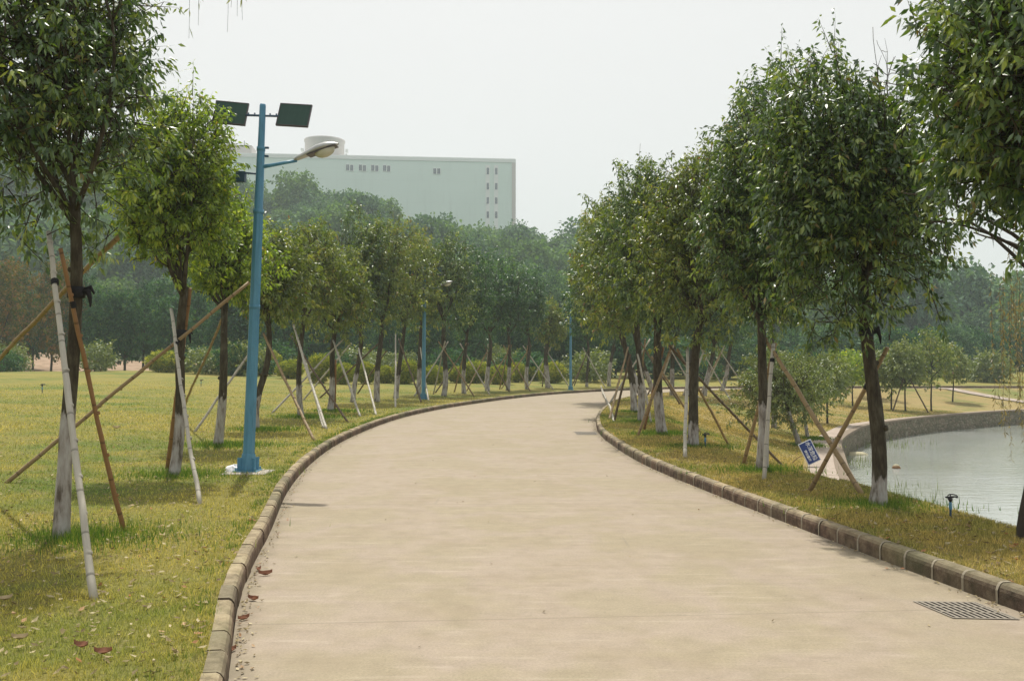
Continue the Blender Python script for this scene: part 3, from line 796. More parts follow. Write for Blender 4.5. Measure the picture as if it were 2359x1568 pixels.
T('R8', (1513, 919), (1300, 1450, 560, 790), 'dark green tree bulging over the bend, eighth along the lake side', 'leaf_dark', 40, 420, .14, .12, wash=1.2, group=RROW, lean=-1.0)
T('R9', (1547, 911), (1480, 1640, 600, 800), 'tree low behind the front trunks, ninth along the lake side', 'leaf_dark', 41, 320, .15, .12, wash=1.3, group=RROW)
T('R10', (1577, 912), (1540, 1680, 560, 800), 'tree low behind the front trunks, tenth along the lake side', 'leaf_dark', 42, 320, .15, .14, wash=1.0, group=RROW)
T('R11', (1620, 911), (1590, 1720, 620, 810), 'tree between front trunks near the fourth lamp, eleventh along the lake side', 'leaf_dark', 43, 300, .15, .13, wash=1.4, group=RROW)
T('R12', (1661, 901), (1620, 1760, 640, 815), 'tree just right of the fourth lamp, last of the lake-side row', 'leaf_dark', 44, 280, .16, .12, wash=1.5, group=RROW)

# ------------------------------------------------------------------ support poles
POLES = 'wooden support poles propping the roadside trees'
def pole(a, b, r, m, label, name='support_pole', group=POLES, rope_at=None):
    """a foot, b top (world)"""
    a = Vector(a); b = Vector(b); d = b - a; L = d.length
    rng = np.random.default_rng(int(abs(a.x * 977 + a.y * 131)) + 7)
    root = empty(name, a, label, 'pole', group)
    root.rotation_euler = d.to_track_quat('Z', 'Y').to_euler()
    mb = MB(); n = max(8, int(L / .17))
    z = np.linspace(-.06, L, n); wob = np.cumsum(rng.normal(0, .0035, (n, 2)), 0); wob -= np.linspace(0, 1, n)[:, None] * wob[-1]
    rr = r * (1.08 - .22 * z / L) * (1 + rng.normal(0, .035, n))
    mb.tube(np.column_stack([wob, z]), rr, 9)
    k = .34
    while k < L - .1 and r > .02:
        mb.lathe([(r * .98, k - .012), (r * 1.10, k - .003), (r * 1.10, k + .004), (r * .98, k + .014)], 9)
        k += rng.uniform(.30, .40)
    mb.build('shaft', M[m], root)
    if rope_at:
        rb = MB()
        for i in range(4):
            zz = rope_at * L + i * .014
            rb.lathe([(r * 1.0, zz - .009), (r * 1.32, zz), (r * 1.0, zz + .009)], 9)
        rb.build('tie', M['rope'], root)
    return root
def P2(f, t, ytop, r, m, label, **kw):
    """foot pixel, top pixel with the distance of the top"""
    return pole(on_ground(*f), at_y(t[0], t[1], ytop), r, m, label, **kw)
yL = {k: TREES[k].location.y for k in TREES}
P2((217, 1379), (112, 535), yL['L1'] - .12, .024, 'pole_pale', 'long pale bamboo pole leaning in front of the nearest left tree', rope_at=.82)
P2((286, 1222), (139, 572), yL['L1'] - .10, .021, 'pole_rusty', 'rust-orange pole leaning on the right side of the nearest left tree', rope_at=.80)
P2((-185, 1010), (278, 542), yL['L1'] + .12, .026, 'pole_tan', 'pole entering from the left picture edge and crossing behind the nearest left trunk', rope_at=.6)
P2((14, 1112), (574, 650), yL['L2'] - .12, .025, 'pole_tan', 'longest slanting pole, foot in the open lawn at far left, crossing the sunlit tree', rope_at=.68)
P2((459, 1160), (394, 712), yL['L2'] - .14, .024, 'pole_pale', 'pale pole leaning in front of the sunlit forked tree', rope_at=.78)
P2((386, 1078), (437, 664), yL['L2'] + .02, .034, 'pole_rusty', 'thick orange pole tied upright along the sunlit forked trunk', rope_at=.5)
P2((415, 960), (514, 728), yL['L3'] + .1, .026, 'pole_tan', 'brown pole leaning up to the slim yellowish tree, foot behind the sunlit trunk')
P2((448, 994), (588, 795), yL['L4'] - .1, .028, 'pole_pale', 'pale pole slanting up behind the nearest lamp post')
P2((724, 1014), (607, 768), yL['L4'] - .1, .030, 'pole_tan', 'pole with its foot by the left kerb leaning left toward the lamp post')
P2((626, 951), (800, 770), yL['L6'] + .1, .030, 'pole_pale', 'long pale pole slanting right behind the first olive tree past the lamp')
P2((751, 987), (676, 748), yL['L5'] - .1, .034, 'pole_pale', 'pale doubled pole in front of the first olive tree past the lamp')
P2((744, 985), (700, 820), yL['L5'] - .08, .026, 'pole_pale', 'shorter pale pole lying against its doubled neighbour')
P2((801, 972), (668, 770), yL['L5'] + .3, .027, 'pole_brown', 'brown pole crossing from the left kerb to the first olive tree past the lamp')
P2((699, 921), (809, 790), yL['L7'] + .1, .034, 'pole_pale', 'pale pole leaning right toward the tall pointed green tree')
P2((771, 946), (773, 828), yL['L6'] - .1, .034, 'pole_rusty', 'short orange upright pole beside the stout limewashed foot')
P2((830, 960), (767, 784), yL['L6'] - .1, .032, 'pole_pale', 'pale pole leaning left to the stout limewashed trunk')
P2((736, 917), (876, 787), yL['L8'] + .1, .034, 'pole_brown', 'dark pole slanting right to the high-crowned russet tree')
P2((866, 955), (826, 802), yL['L7'] - .1, .032, 'pole_pale', 'pale pole with its foot at the left kerb propping the tall pointed tree')
P2((911, 938), (911, 768), yL['L9'] - .1, .032, 'pole_pale', 'nearly upright pale pole before the fifth tree past the lamp')
P2((823, 907), (890, 808), yL['L9'] + .1, .034, 'pole_brown', 'brown pole leaning right toward the fifth tree past the lamp')
P2((970, 926), (918, 780), yL['L9'] + .2, .034, 'pole_brown', 'brown pole just left of the second lamp post foot')
P2((987, 922), (968, 800), yL['L10'] - .1, .034, 'pole_pale', 'pole leaning across just right of the second lamp post')
# generic trios for the rest of the bend
grng = random.Random(5)
words = {'L11': 'first tree right of the second lamp', 'L12': 'second dark tree past the second lamp', 'L13': 'third tree past the second lamp', 'L14': 'fourth tree past the second lamp', 'L15': 'fifth tree past the second lamp', 'L16': 'last tree before the third lamp', 'L17': 'first tree past the third lamp', 'R7': 'seventh lake-side tree', 'R9': 'ninth lake-side tree', 'R11': 'eleventh lake-side tree', 'R12': 'last lake-side tree'}
for k, w in words.items():
    b = TREES[k].location
    for j, (side, ang) in enumerate((('left', math.pi + .5), ('right', -.45), ('rear', math.pi / 2 + .3))):
        a = ang + grng.uniform(-.3, .3); dd = grng.uniform(1.2, 1.6)
        fx, fy = b.x + math.cos(a) * dd, b.y + math.sin(a) * dd
        top = Vector((b.x - math.cos(a) * .25, b.y - math.sin(a) * .25, b.z + 2.55))
        pole((fx, fy, ground_z(fx, fy)), top, .035, grng.choice(['pole_pale', 'pole_tan', 'pole_pale', 'pole_brown']), f'slanting pole on the {side} side of the {w}')
# lake side
P2((1759, 1106), (1781, 792), yL['R2'] - .12, .028, 'pole_pale', 'pale grey pole standing almost upright before the second lake-side tree', rope_at=.86)
P2((1712, 1069), (1786, 790), yL['R2'] + .1, .027, 'pole_tan', 'brown pole leaning right onto the second lake-side tree')
P2((1985, 1139), (1757, 772), yL['R2'] + .15, .030, 'pole_tan', 'long brown pole slanting down right to the lakeside path', rope_at=.85)
P2((1862, 1136), (2044, 800), yL['R1'] + .1, .026, 'pole_tan', 'brown pole crossing behind the bare forked trunk by the lake', rope_at=.74)
P2((1578, 1053), (1583, 800), yL['R3'] - .12, .030, 'pole_pale', 'pale pole standing upright in front of the third lake-side tree')
P2((1800, 1071), (1540, 795), yL['R3'] + .1, .028, 'pole_brown', 'long dark pole slanting right from the third lake-side tree')
P2((1677, 1023), (1560, 805), yL['R3'] + .15, .028, 'pole_tan', 'shorter pole slanting right behind the third lake-side trunk')
P2((1468, 1006), (1548, 795), yL['R4'] - .1, .030, 'pole_tan', 'pole leaning right against the fourth lake-side tree')
P2((1484, 990), (1528, 800), yL['R4'] - .05, .028, 'pole_rusty', 'reddish pole beside the fourth lake-side trunk')
P2((1614, 998), (1500, 820), yL['R5'] + .2, .028, 'pole_tan', 'pole slanting right between the third and fourth lake-side trunks')
P2((1414, 972), (1452, 815), yL['R5'], .030, 'pole_brown', 'brown pole leaning right at the tip of the grass, joined to the fallen one')
P2((1403, 966), (1446, 800), yL['R6'], .030, 'pole_tan', 'tan pole parallel to the brown one at the tip of the grass')
P2((1500, 975), (1468, 815), yL['R5'] - .1, .028, 'pole_pale', 'pale pole leaning left onto the fifth lake-side tree')
a = on_ground(1414, 973); b = on_ground(1380, 963)
a.z += .035; b = Vector((b.x, b.y, KH + .035))
pole(a, b, .030, 'pole_pale', 'whitish pole lying fallen on the grass with one end on the kerb')
# dark rag wrapped round the lakeside trunk
def wrap(tree, z, r, label):
    t = TREES[tree]; tr = [c for c in t.children if c.name.startswith('trunk')][0]
    vs = np.array([v.co for v in tr.data.vertices][:14 * 12]).reshape(14, 12, 3).mean(1)
    x = np.interp(z, vs[:, 2], vs[:, 0]); y = np.interp(z, vs[:, 2], vs[:, 1])
    o = MB(); o.lathe([(r * .9, -.05), (r * 1.12, -.045), (r * 1.18, 0), (r * 1.12, .05), (r * .9, .055)], 12, 0, (0, 0, 0))
    o.tube([(r, 0, 0), (r + .05, -.02, .01), (r + .07, -.03, -.05), (r + .075, -.03, -.13)], [.03, .028, .018, .006], 6)
    o.tube([(r * .9, 0, .02), (r + .06, 0, .05), (r + .09, .01, -.01)], [.02, .02, .008], 6)
    q = o.build('tree_tie', M['rope']); q.location = t.location + Vector((x, y, z))
    tag(q, label, 'tree tie', 'dark ties knotted round the tree trunks')
wrap('R1', 1.88, .066, 'black rag knotted round the bare forked trunk by the lake')
wrap('L1', 2.15, .066, 'black tie wrapped round the nearest left trunk')
wrap('L2', 1.95, .075, 'dark tie round the sunlit forked trunk')

# ------------------------------------------------------------------ street lamps
def make_lamp():
    r = empty('street_lamp', (0, 0, 0), 'x', 'street lamp')
    b = MB(); b.box((0, 0, .012), (.34, .34, .03)); b.lathe([(.115, .027), (.098, .24), (.09, .26)], 8, smooth=False)
    for k in range(4):
        a = k * math.pi / 2 + math.pi / 4
        b.box((math.cos(a) * .12, math.sin(a) * .12, .11), (.10, .008, .19), rot=Matrix.Rotation(a, 4, 'Z'))
        b.lathe([(.012, .02), (.012, .065), (0, .07)], 6, 0, (math.cos(a) * .19, math.sin(a) * .19, 0))
    b.build('base_plate', M['blue'], r)
    p = MB()
    p.lathe([(.086, .02), (.074, 2.35), (.070, 3.72)], 8, smooth=False)
    p.lathe([(.070, 3.72), (.064, 3.73), (.056, 4.62)], 12)
    p.lathe([(.050, 4.62), (.045, 5.22), (.040, 5.245), (0, 5.25)], 12)
    p.build('pole', M['blue'], r)
    for z, rr in ((3.70, .078), (4.60, .062), (2.34, .079)):
        c = MB(); c.lathe([(rr * .9, z - .03), (rr, z - .028), (rr, z + .028), (rr * .9, z + .03)], 12); c.build('collar', M['blue'], r)
    a = MB(); a.tube([(-.24, 0, 5.08), (.24, 0, 5.08)], .016, 8)
    for x in (-.20, -.11, .11, .20): a.lathe([(.010, 5.09), (.012, 5.115), (0, 5.12)], 6, 0, (x, 0, 0))
    a.build('panel_arm', M['blue_dark'], r)
    for sgn in (-1, 1):
        rot = Matrix.Rotation(rad(-38), 4, 'X') @ Matrix.Rotation(rad(0), 4, 'Z')
        pn = MB(); pn.box((0, 0, 0), (.44, .022, .345))
        o = pn.build('solar_panel', M['panel'], r); o.location = (sgn * .455, 0, 5.10); o.rotation_euler = (rad(-20), rad(2.5), rad(-4 * sgn))
        fr = MB()
        for c, s in (((0, 0, .179), (.468, .034, .014)), ((0, 0, -.179), (.468, .034, .014)), ((.227, 0, 0), (.014, .034, .344)), ((-.227, 0, 0), (.014, .034, .344))): fr.box(c, s)
        fr.build('frame', M['panel_frame'], o)
    ar = MB(); ar.tube([(0, 0, 4.34), (.15, 0, 4.37), (.33, 0, 4.41), (.52, 0, 4.45)], [.030, .027, .024, .022], 10); ar.build('lamp_arm', M['blue'], r)
    h = MB()      # cobra head: lofted shell, nose up
    secs = [(0, .042, .030, 0), (.05, .055, .045, .005), (.16, .065, .055, .01), (.26, .082, .066, .018), (.38, .105, .080, .022), (.50, .105, .076, .018), (.60, .075, .052, .010), (.68, .020, .016, 0)]
    n = 14; v = []
    for x, w, hh, dz in secs:
        for i in range(n):
            t = 2 * math.pi * i / n; s_, c_ = math.sin(t), math.cos(t)
            v.append((x, c_ * w, dz + (s_ * hh if s_ > 0 else s_ * hh * .42)))
    i = np.arange(len(secs) - 1)[:, None] * n; j = np.arange(n)[None, :]; k = (j + 1) % n
    f = np.stack([i + j, i + n + j, i + n + k, i + k], -1).reshape(-1, 4)
    h.add(v, f, 0, None, True)
    h.Fc.append((np.array([list(range(n))]), 0, False))
    o = h.build('lamp_head', M['grey_metal'], r); o.location = (.49, 0, 4.455); o.rotation_euler = (0, rad(-20), rad(-8))
    g = MB(); vv = []
    rings = 6; n = 16
    for q in range(rings + 1):
        ph = q / rings * math.pi / 2
        for i_ in range(n):
            t = 2 * math.pi * i_ / n
            vv.append((.46 + math.cos(t) * .155 * math.cos(ph), math.sin(t) * .085 * math.cos(ph), -.018 - .098 * math.sin(ph)))
    i = np.arange(rings)[:, None] * n; j = np.arange(n)[None, :]; k = (j + 1) % n
    g.add(vv, np.stack([i + j, i + k, i + n + k, i + n + j], -1).reshape(-1, 4), 0, None, True)
    g.build('lamp_glass', M['lens'], o)
    rm = MB(); rm.box((.43, 0, -.012), (.44, .175, .014)); rm.build('rim', M['panel_frame'], o)
    s = MB(); s.tube([(0, 0, 4.24), (-.22, 0, 4.25)], .014, 8); s.box((-.27, 0, 4.19), (.13, .10, .15)); s.build('junction_box', M['blue_dark'], r)
    for zc in (4.5, 4.62):
        c = MB(); c.box((.085, 0, zc), (.05, .035, .025)); c.build('clamp', M['blue_dark'], r)
    return r
proto = make_lamp()
LAMPS = 'blue solar street lamps along the road'
for i, (px, sc, rz, lean, lab) in enumerate([
    ((571, 1086), 1.0, 0, 1.9, 'nearest blue street lamp, two dark solar panels over a grey cobra head'),
    ((975, 919), 1.08, 0, .4, 'second blue street lamp, its head lost among the leaves on the lawn side'),
    ((1314, 898), .98, -.2, 0, 'third blue street lamp, thin and bare at the outside of the bend'),
    ((1641, 893), 1.0, 0, 0, 'farthest blue street lamp, showing between the lake-side trunks')]):
    o = proto if i == 0 else copy_tree(proto)
    g = on_ground(*px); o.location = g; o.scale = (sc,) * 3
    o.rotation_euler = (0, rad(lean), rz); tag(o, lab, 'street lamp', LAMPS)
LB = on_ground(571, 1088)
m = MB(); m.box((0, 0, 0), (.62, .55, .05)); s_ = bevel(m.build('lamp_footing', M['concrete_white']), .012); s_.location = LB + Vector((0, .0, -.012)); tag(s_, 'white concrete pad under the nearest blue lamp', 'footing')
m = MB(); rng0 = np.random.default_rng(8)
prof = []
for q in range(8):
    ph = q / 7 * math.pi / 2
    for i_ in range(14):
        t = 2 * math.pi * i_ / 14; w_ = 1 + .22 * math.sin(3 * t + q) + rng0.normal(0, .06)
        prof.append((math.cos(t) * .135 * math.cos(ph) * w_, math.sin(t) * .09 * math.cos(ph) * w_, .085 * math.sin(ph) * (1 + .2 * math.sin(2 * t))))
i = np.arange(7)[:, None] * 14; j = np.arange(14)[None, :]; k = (j + 1) % 14
m.add(prof, np.stack([i + j, i + k, i + 14 + k, i + 14 + j], -1).reshape(-1, 4), 0, None, True)
bag = m.build('plastic_bag', M['white_plastic']); bag.location = on_ground(540, 1087) + Vector((0, 0, .012)); tag(bag, 'crumpled white plastic bag left at the foot of the nearest lamp', 'plastic bag')

# ------------------------------------------------------------------ drain grates
def grate(corners, label, nb):
    """corners: world xy of the four corners, going round"""
    c = [Vector((p[0], p[1])) for p in corners]
    cen = sum(c, Vector((0, 0))) / 4
    root = empty('drain_grate', (cen.x, cen.y, 0.0), label, 'drain grate', 'iron drain grates at the gutter')
    def L(u, v, z): 
        q = (c[0] * (1 - u) + c[1] * u) * (1 - v) + (c[3] * (1 - u) + c[2] * u) * v - cen
        return (q.x, q.y, z)
    m = MB(); m.add([L(0, 0, .003), L(1, 0, .003), L(1, 1, .003), L(0, 1, .003)], [(0, 1, 2, 3)]); flip_up(m.build('pit', M['pit'], root))
    f = MB()
    def bar(u0, u1, v0, v1):
        q = [L(u0, v0, .0065), L(u1, v0, .0065), L(u1, v1, .0065), L(u0, v1, .0065)]; b_ = [(x, y, .005) for x, y, _ in q]
        f.add(q + b_, [(0, 1, 2, 3), (0, 4, 5, 1), (1, 5, 6, 2), (2, 6, 7, 3), (3, 7, 4, 0)])
    bar(-.03, 1.03, -.03, .01); bar(-.03, 1.03, .99, 1.03); bar(-.03, .01, .012, .988); bar(.99, 1.03, .012, .988)
    f.build('frame', M['grate'], root)
    f = MB()
    for k_ in range(nb): bar((k_ + .52) / nb * .97, (k_ + 1.02) / nb * .97, .014, .986)
    f.build('grille', M['grate'], root)
    f = MB()
    for v in (.31, .64):
        q = [L(.012, v, .0080), L(.988, v, .0080), L(.988, v + .035, .0080), L(.012, v + .035, .0080)]
        f.add(q, [(0, 1, 2, 3)])
    flip_up(f.build('crossbar', M['grate'], root))
def G(px, py):
    q = on_ground(px, py); return (q.x, q.y)
grate([G(2108, 1386), G(2246, 1388), G(2342, 1426), G(2196, 1423)], 'slotted iron drain grate at the bottom right beside the kerb', 9)
grate([G(1322, 994), G(1372, 995), G(1376, 1001), G(1330, 1001)], 'small far drain grate at the tip of the lake-side kerb', 12)

# ------------------------------------------------------------------ sprinklers
def make_sprinkler():
    r = empty('sprinkler', (0, 0, 0), 'x', 'sprinkler')
    m = MB(); m.lathe([(.011, -.05), (.011, .13)], 10); m.build('riser', M['blue_dark'], r)
    m = MB(); m.lathe([(.014, .10), (.0155, .105), (.0145, .165), (.010, .175)], 12); m.build('sleeve', M['blue'], r)
    m = MB(); m.lathe([(.010, .17), (.014, .178), (.022, .195), (.024, .205), (.012, .212)], 12)
    m.tube([(-.050, 0, .222), (-.02, 0, .218), (.02, 0, .222), (.058, 0, .226)], [.007, .011, .011, .006], 8)
    m.tube([(-.030, .0, .228), (-.012, 0, .247), (.02, 0, .250), (.066, .004, .238), (.072, .004, .228)], [.004, .006, .007, .005, .005], 6)
    m.box((.065, .004, .221), (.018, .016, .018)); m.tube([(0, 0, .20), (0, 0, .25)], .006, 6)
    m.build('head', M['black_plastic'], r)
    return r
sp = make_sprinkler()
for i, (px, sc, lab) in enumerate([((2189, 1196), 1.0, 'black-headed sprinkler on a blue riser on the grass edge above the lake'),
                                   ((1624, 1032), 1.15, 'sprinkler standing right of the third lake-side trunk'),
                                   ((97, 905), 1.4, 'dark sprinkler riser at far left of the lawn'),
                                   ((463, 890), 1.4, 'dark sprinkler riser in the lawn behind the sunlit tree')]):
    o = sp if i == 0 else copy_tree(sp); o.location = on_ground(*px); o.scale = (sc,) * 3; o.rotation_euler.z = .2 * i
    tag(o, lab, 'sprinkler', 'garden sprinklers in the grass')

# ------------------------------------------------------------------ sign
S0 = on_ground(1815, 1066)
Ysg = S0.y - .15
c0 = at_y(1864, 1041, Ysg)
root = empty('notice_sign', S0, 'small blue notice board tilted on a thin stick beside the lakeside path', 'sign')
cl = c0 - S0
axis = rad(64)      # the board has fallen over to the right: its own "up" points right
R = Matrix.Rotation(rad(-8), 4, 'Z') @ Matrix.Rotation(rad(90), 4, 'X') @ Matrix.Rotation(-axis, 4, 'Z')
pxm = Ysg / F
W_, H_ = 52 * pxm, 29 * pxm
W2, H2 = W_ / .98, H_ / .92
def signpart(name, mat, z, w, h, t):
    m = MB(); m.box((0, 0, z), (w, h, t)); o = m.build(name, mat, root); o.location = cl; o.rotation_euler = R.to_euler(); return o
signpart('border', M['sign_white'], 0, W2, H2, .014)
board = signpart('board', M['sign_blue'], .005, W2 * .93, H2 * .88, .012)
def text(body, size, x, y, parent):
    cu = bpy.data.curves.new('t', 'FONT'); cu.body = body; cu.size = size; cu.align_x = 'CENTER'; cu.align_y = 'CENTER'; cu.extrude = .0008; cu.offset = .0018
    t = bpy.data.objects.new('t', cu); COL.objects.link(t); bpy.context.view_layer.update()
    me = bpy.data.meshes.new_from_object(t.evaluated_get(bpy.context.evaluated_depsgraph_get()))
    bpy.data.objects.remove(t); bpy.data.curves.remove(cu)
    me.materials.clear(); me.materials.append(M['sign_white'])
    o = bpy.data.objects.new('lettering', me); COL.objects.link(o); o.parent = parent; o.location = (x, y, .0125); return o
text('水深危险', H2 * .36, -W2 * .02, H2 * .14, board)
text('请勿靠近', H2 * .22, W2 * .10, -H2 * .24, board)
m = MB(); m.tube([(0, 0, -.08), tuple(cl * .45 + Vector((0, 0, .01))), tuple(cl * .95 + Vector((0, .012, 0)))], [.012, .011, .010], 7); m.build('stick', M['pole_tan'], root)

# ------------------------------------------------------------------ floating things in the lake
def at_water(px, py):
    r = ray(px, py); return EYEV + r * ((WL - EYE) / r.z)
w = at_water(2064, 1078)
r = empty('float', w, 'small brown float with a pale cap drifting on the lake', 'float')
m = MB(); m.lathe([(0, -.06), (.10, -.05), (.125, .0), (.12, .05), (.09, .075), (0, .08)], 16); m.build('body', M['buoy'], r)
m = MB(); m.lathe([(.085, .081), (.08, .10), (.05, .12), (0, .125)], 14); m.build('cap', M['foam'], r)
w = at_water(1968, 1047)
rngf = np.random.default_rng(2); m = MB()
v = []; n = 12
for q in range(4):
    for i_ in range(n):
        t = 2 * math.pi * i_ / n; rr_ = [1, .95, .7, 0.02][q] * (1 + .18 * math.sin(3 * t + 1) + .1 * math.sin(5 * t))
        v.append((math.cos(t) * .44 * rr_, math.sin(t) * .28 * rr_, [-.05, .03, .09, .10][q] + rngf.normal(0, .006)))
i = np.arange(3)[:, None] * n; j = np.arange(n)[None, :]; k = (j + 1) % n
m.add(v, np.stack([i + j, i + k, i + n + k, i + n + j], -1).reshape(-1, 4), 0, None, True)
o = m.build('rock', M['foam']); o.location = w; tag(o, 'flat pale rock breaking the water beside the curved wall', 'rock')

# ------------------------------------------------------------------ clipped shrubs beyond the lawn
def blob_shrub(rng, rx, rz, nl, leaf):
    mb = MB()
    crown(mb, rng, (0, 0, rz * .92), (rx, rx * .9, rz), nl, 14, leaf, twig=.12, mat=0, twig_mat=1, twigs=False, simple_leaf=True, amp=.12, inner=.22, egg=.05, droop=.0, lw=.3, upb=.6)
    return mb
SHR = 'rounded yellow-green shrubs beyond the lawn trees'
shrub_spec = [(378, 812, 857, 52), (420, 822, 857, 34), (618, 808, 861, 40), (668, 822, 872, 44), (735, 822, 882, 40), (790, 832, 885, 36), (842, 834, 884, 34), (886, 836, 882, 34), (935, 834, 884, 40), (1000, 838, 885, 38), (1052, 838, 882, 30), (1095, 836, 882, 42), (1150, 838, 885, 40), (1190, 836, 880, 34), (1228, 840, 877, 26), (1272, 838, 882, 44), (1010, 850, 882, 30), (1318, 846, 872, 24)]
ordw = ['first', 'second', 'third', 'fourth', 'fifth', 'sixth', 'seventh', 'eighth', 'ninth', 'tenth', 'eleventh', 'twelfth', 'thirteenth', 'fourteenth', 'fifteenth', 'sixteenth', 'seventeenth', 'last']
protos = []
for s_ in range(4):
    mb = blob_shrub(np.random.default_rng(60 + s_), 1.0, .62, 900, .075)
    tk = MB(); rr_ = np.random.default_rng(s_)
    for _ in range(6):
        a = rr_.uniform(0, 6.28); tk.tube([(math.cos(a) * .1, math.sin(a) * .1, -.1), (math.cos(a) * .35, math.sin(a) * .35, .35), (math.cos(a) * .6, math.sin(a) * .6, .7)], [.03, .022, .01], 5)
    protos.append((mb, tk))
shr_mesh = None
shr_roots = []
order = sorted(range(len(shrub_spec)), key=lambda q: shrub_spec[q][0])
for n_, qi in enumerate(order):
    px, y0, y1, w = shrub_spec[qi]
    g = None
    for dy in range(0, 30, 2):
        g = on_ground(px, y1 + dy)
        if g is not None and g.y < 72: break
    if g is None or g.y > 75: g = at_y(px, y1, 60)
    sc = w / F * g.y * .88
    hz_ = (y1 - y0) / F * g.y / 1.2
    if n_ < 4:
        root = empty('shrub', g, 'x', 'shrub', SHR)
        protos[n_][0].build('foliage', [M['leaf_shrub'], M['twig']], root); protos[n_][1].build('stem', M['bark_far'], root); shr_roots.append(root)
    else:
        root = copy_tree(shr_roots[n_ % 4])
    root.location = g; root.scale = (sc * [1, .86, 1.05, .92, .8][n_ % 5], sc, hz_ * [1.12, .95, 1.05, .88][n_ % 4]); root.rotation_euler.z = n_ * 1.3
    tag(root, f'clipped rounded yellow-green shrub, {ordw[n_]} from the left beyond the lawn trees', 'shrub', SHR)

# ------------------------------------------------------------------ background trees
def plain_tree(name, label, cat, group, rx, rz, h, leafm, seed, n_cl, leaf, rt=.12, per=12, amp=.35, egg=.3, trunk_show=.25, cone=False, droop=.4, lumps=11, inner=.35):
    rng = np.random.default_rng(seed)
    root = empty(name, (0, 0, 0), label, cat, group)
    tb = MB(); tb.tube(bend((0, 0, -.6), (rng.normal(0, .1), 0, h * .8), rng, 8, .012), np.linspace(rt, rt * .2, 8), 7)
    for i_ in range(5):
        a = i_ * 1.257 + rng.uniform(-.3, .3); z0 = h - rz * 2 + rz * rng.uniform(.1, .8)
        tb.tube(bend((0, 0, z0), (math.cos(a) * rx * .7, math.sin(a) * rx * .7, z0 + rz * rng.uniform(.4, .9)), rng, 6, .05), np.linspace(rt * .45, rt * .1, 6), 5)
    tb.build('trunk', M['bark_far'], root)
    cb = MB(); crown(cb, rng, (0, 0, h - rz), (rx, rx, rz), n_cl, per, leaf, twig=leaf * 2.2, mat=0, twig_mat=1, twigs=False, simple_leaf=True, amp=amp, egg=egg, droop=droop, k=lumps, inner=inner, lw=.30)
    cb.build('crown', [M[leafm], M['twig']], root)
    return root
def place(root, x, y, s=1.0, sz=None, rz=0.0, z=None):
    root.location = (x, y, ground_z(x, y) if z is None else z); root.scale = (s, s, sz or s); root.rotation_euler.z = rz

# dark wood edge behind the lawn, left
g1 = 'tall dark trees in the row behind the lawn'
pd = [plain_tree('dark_tree', 'x', 'tree', g1, 1.9, 4.1, 8.4, 'leaf_row', 70 + q, 620, .22, .13, amp=.3, egg=.25, droop=.9) for q in range(3)]
pr_ = [plain_tree('russet_tree', 'x', 'tree', 'russet-topped trees in the row behind the lawn', 1.9, 4.3, 9.0, 'leaf_rusty', 75 + q, 620, .20, .13, amp=.35, egg=.35) for q in range(2)]
rb = random.Random(12)
specd = []
x = -80
while x < 1420:
    specd.append((x, rb.uniform(74, 88))); x += rb.uniform(30, 48)
for n_, (px, yy) in enumerate(specd):
    p = at_y(px, 838, yy)
    rus = px < 230 and n_ % 3 != 1
    src = (pr_ if rus else pd)[n_ % (2 if rus else 3)]
    used = src.get('used', 0)
    o = copy_tree(src) if used else src
    src['used'] = 1
    top = 560 if rus else (650 if px < 640 else 700)
    zg = ground_z(p.x, p.y); hh = EYE + (HOR - top + rb.uniform(-18, 22)) * yy / F - zg
    place(o, p.x, p.y, rb.uniform(.8, 1.05) * (1 if px < 640 else .9), hh / (9.0 if rus else 8.4), rb.uniform(0, 6))
    if rus: tag(o, 'russet-topped tree at the far left behind the lawn', 'tree', 'russet-topped trees in the row behind the lawn')
    else: tag(o, 'dark green tree in the dense row closing off the lawn', 'tree', g1)
for o in pd + pr_:
    if 'used' in o: del o['used']
# low pale hedge plants under that row, centre
g2 = 'low mixed bushes at the foot of the far trees'
pb = [plain_tree('bush', 'x', 'bush', g2, 1.5, .95, 1.9, 'leaf_willow' if q else 'leaf_row', 80 + q, 200, .17, .05, amp=.3, egg=.1) for q in range(2)]
for n_ in range(46):
    px = rb.uniform(440, 2420); yy = rb.uniform(66, 74)
    if n_ < 10: px = rb.uniform(640, 1500)
    if n_ > 33: px, yy = rb.choice([rb.uniform(-60, 225), rb.uniform(450, 640)]), rb.uniform(60, 66)
    p = at_y(px, 838, yy)
    o = pb[n_] if n_ < 2 else copy_tree(pb[n_ % 2])
    place(o, p.x, p.y, rb.uniform(.8, 1.5), rb.uniform(.7, 1.3), rb.uniform(0, 6))
    tag(o, 'grey-green bush at the foot of the far trees', 'bush', g2) if n_ % 2 else tag(o, 'dark low bush at the foot of the far trees', 'bush', 'dark low bushes at the foot of the far trees')

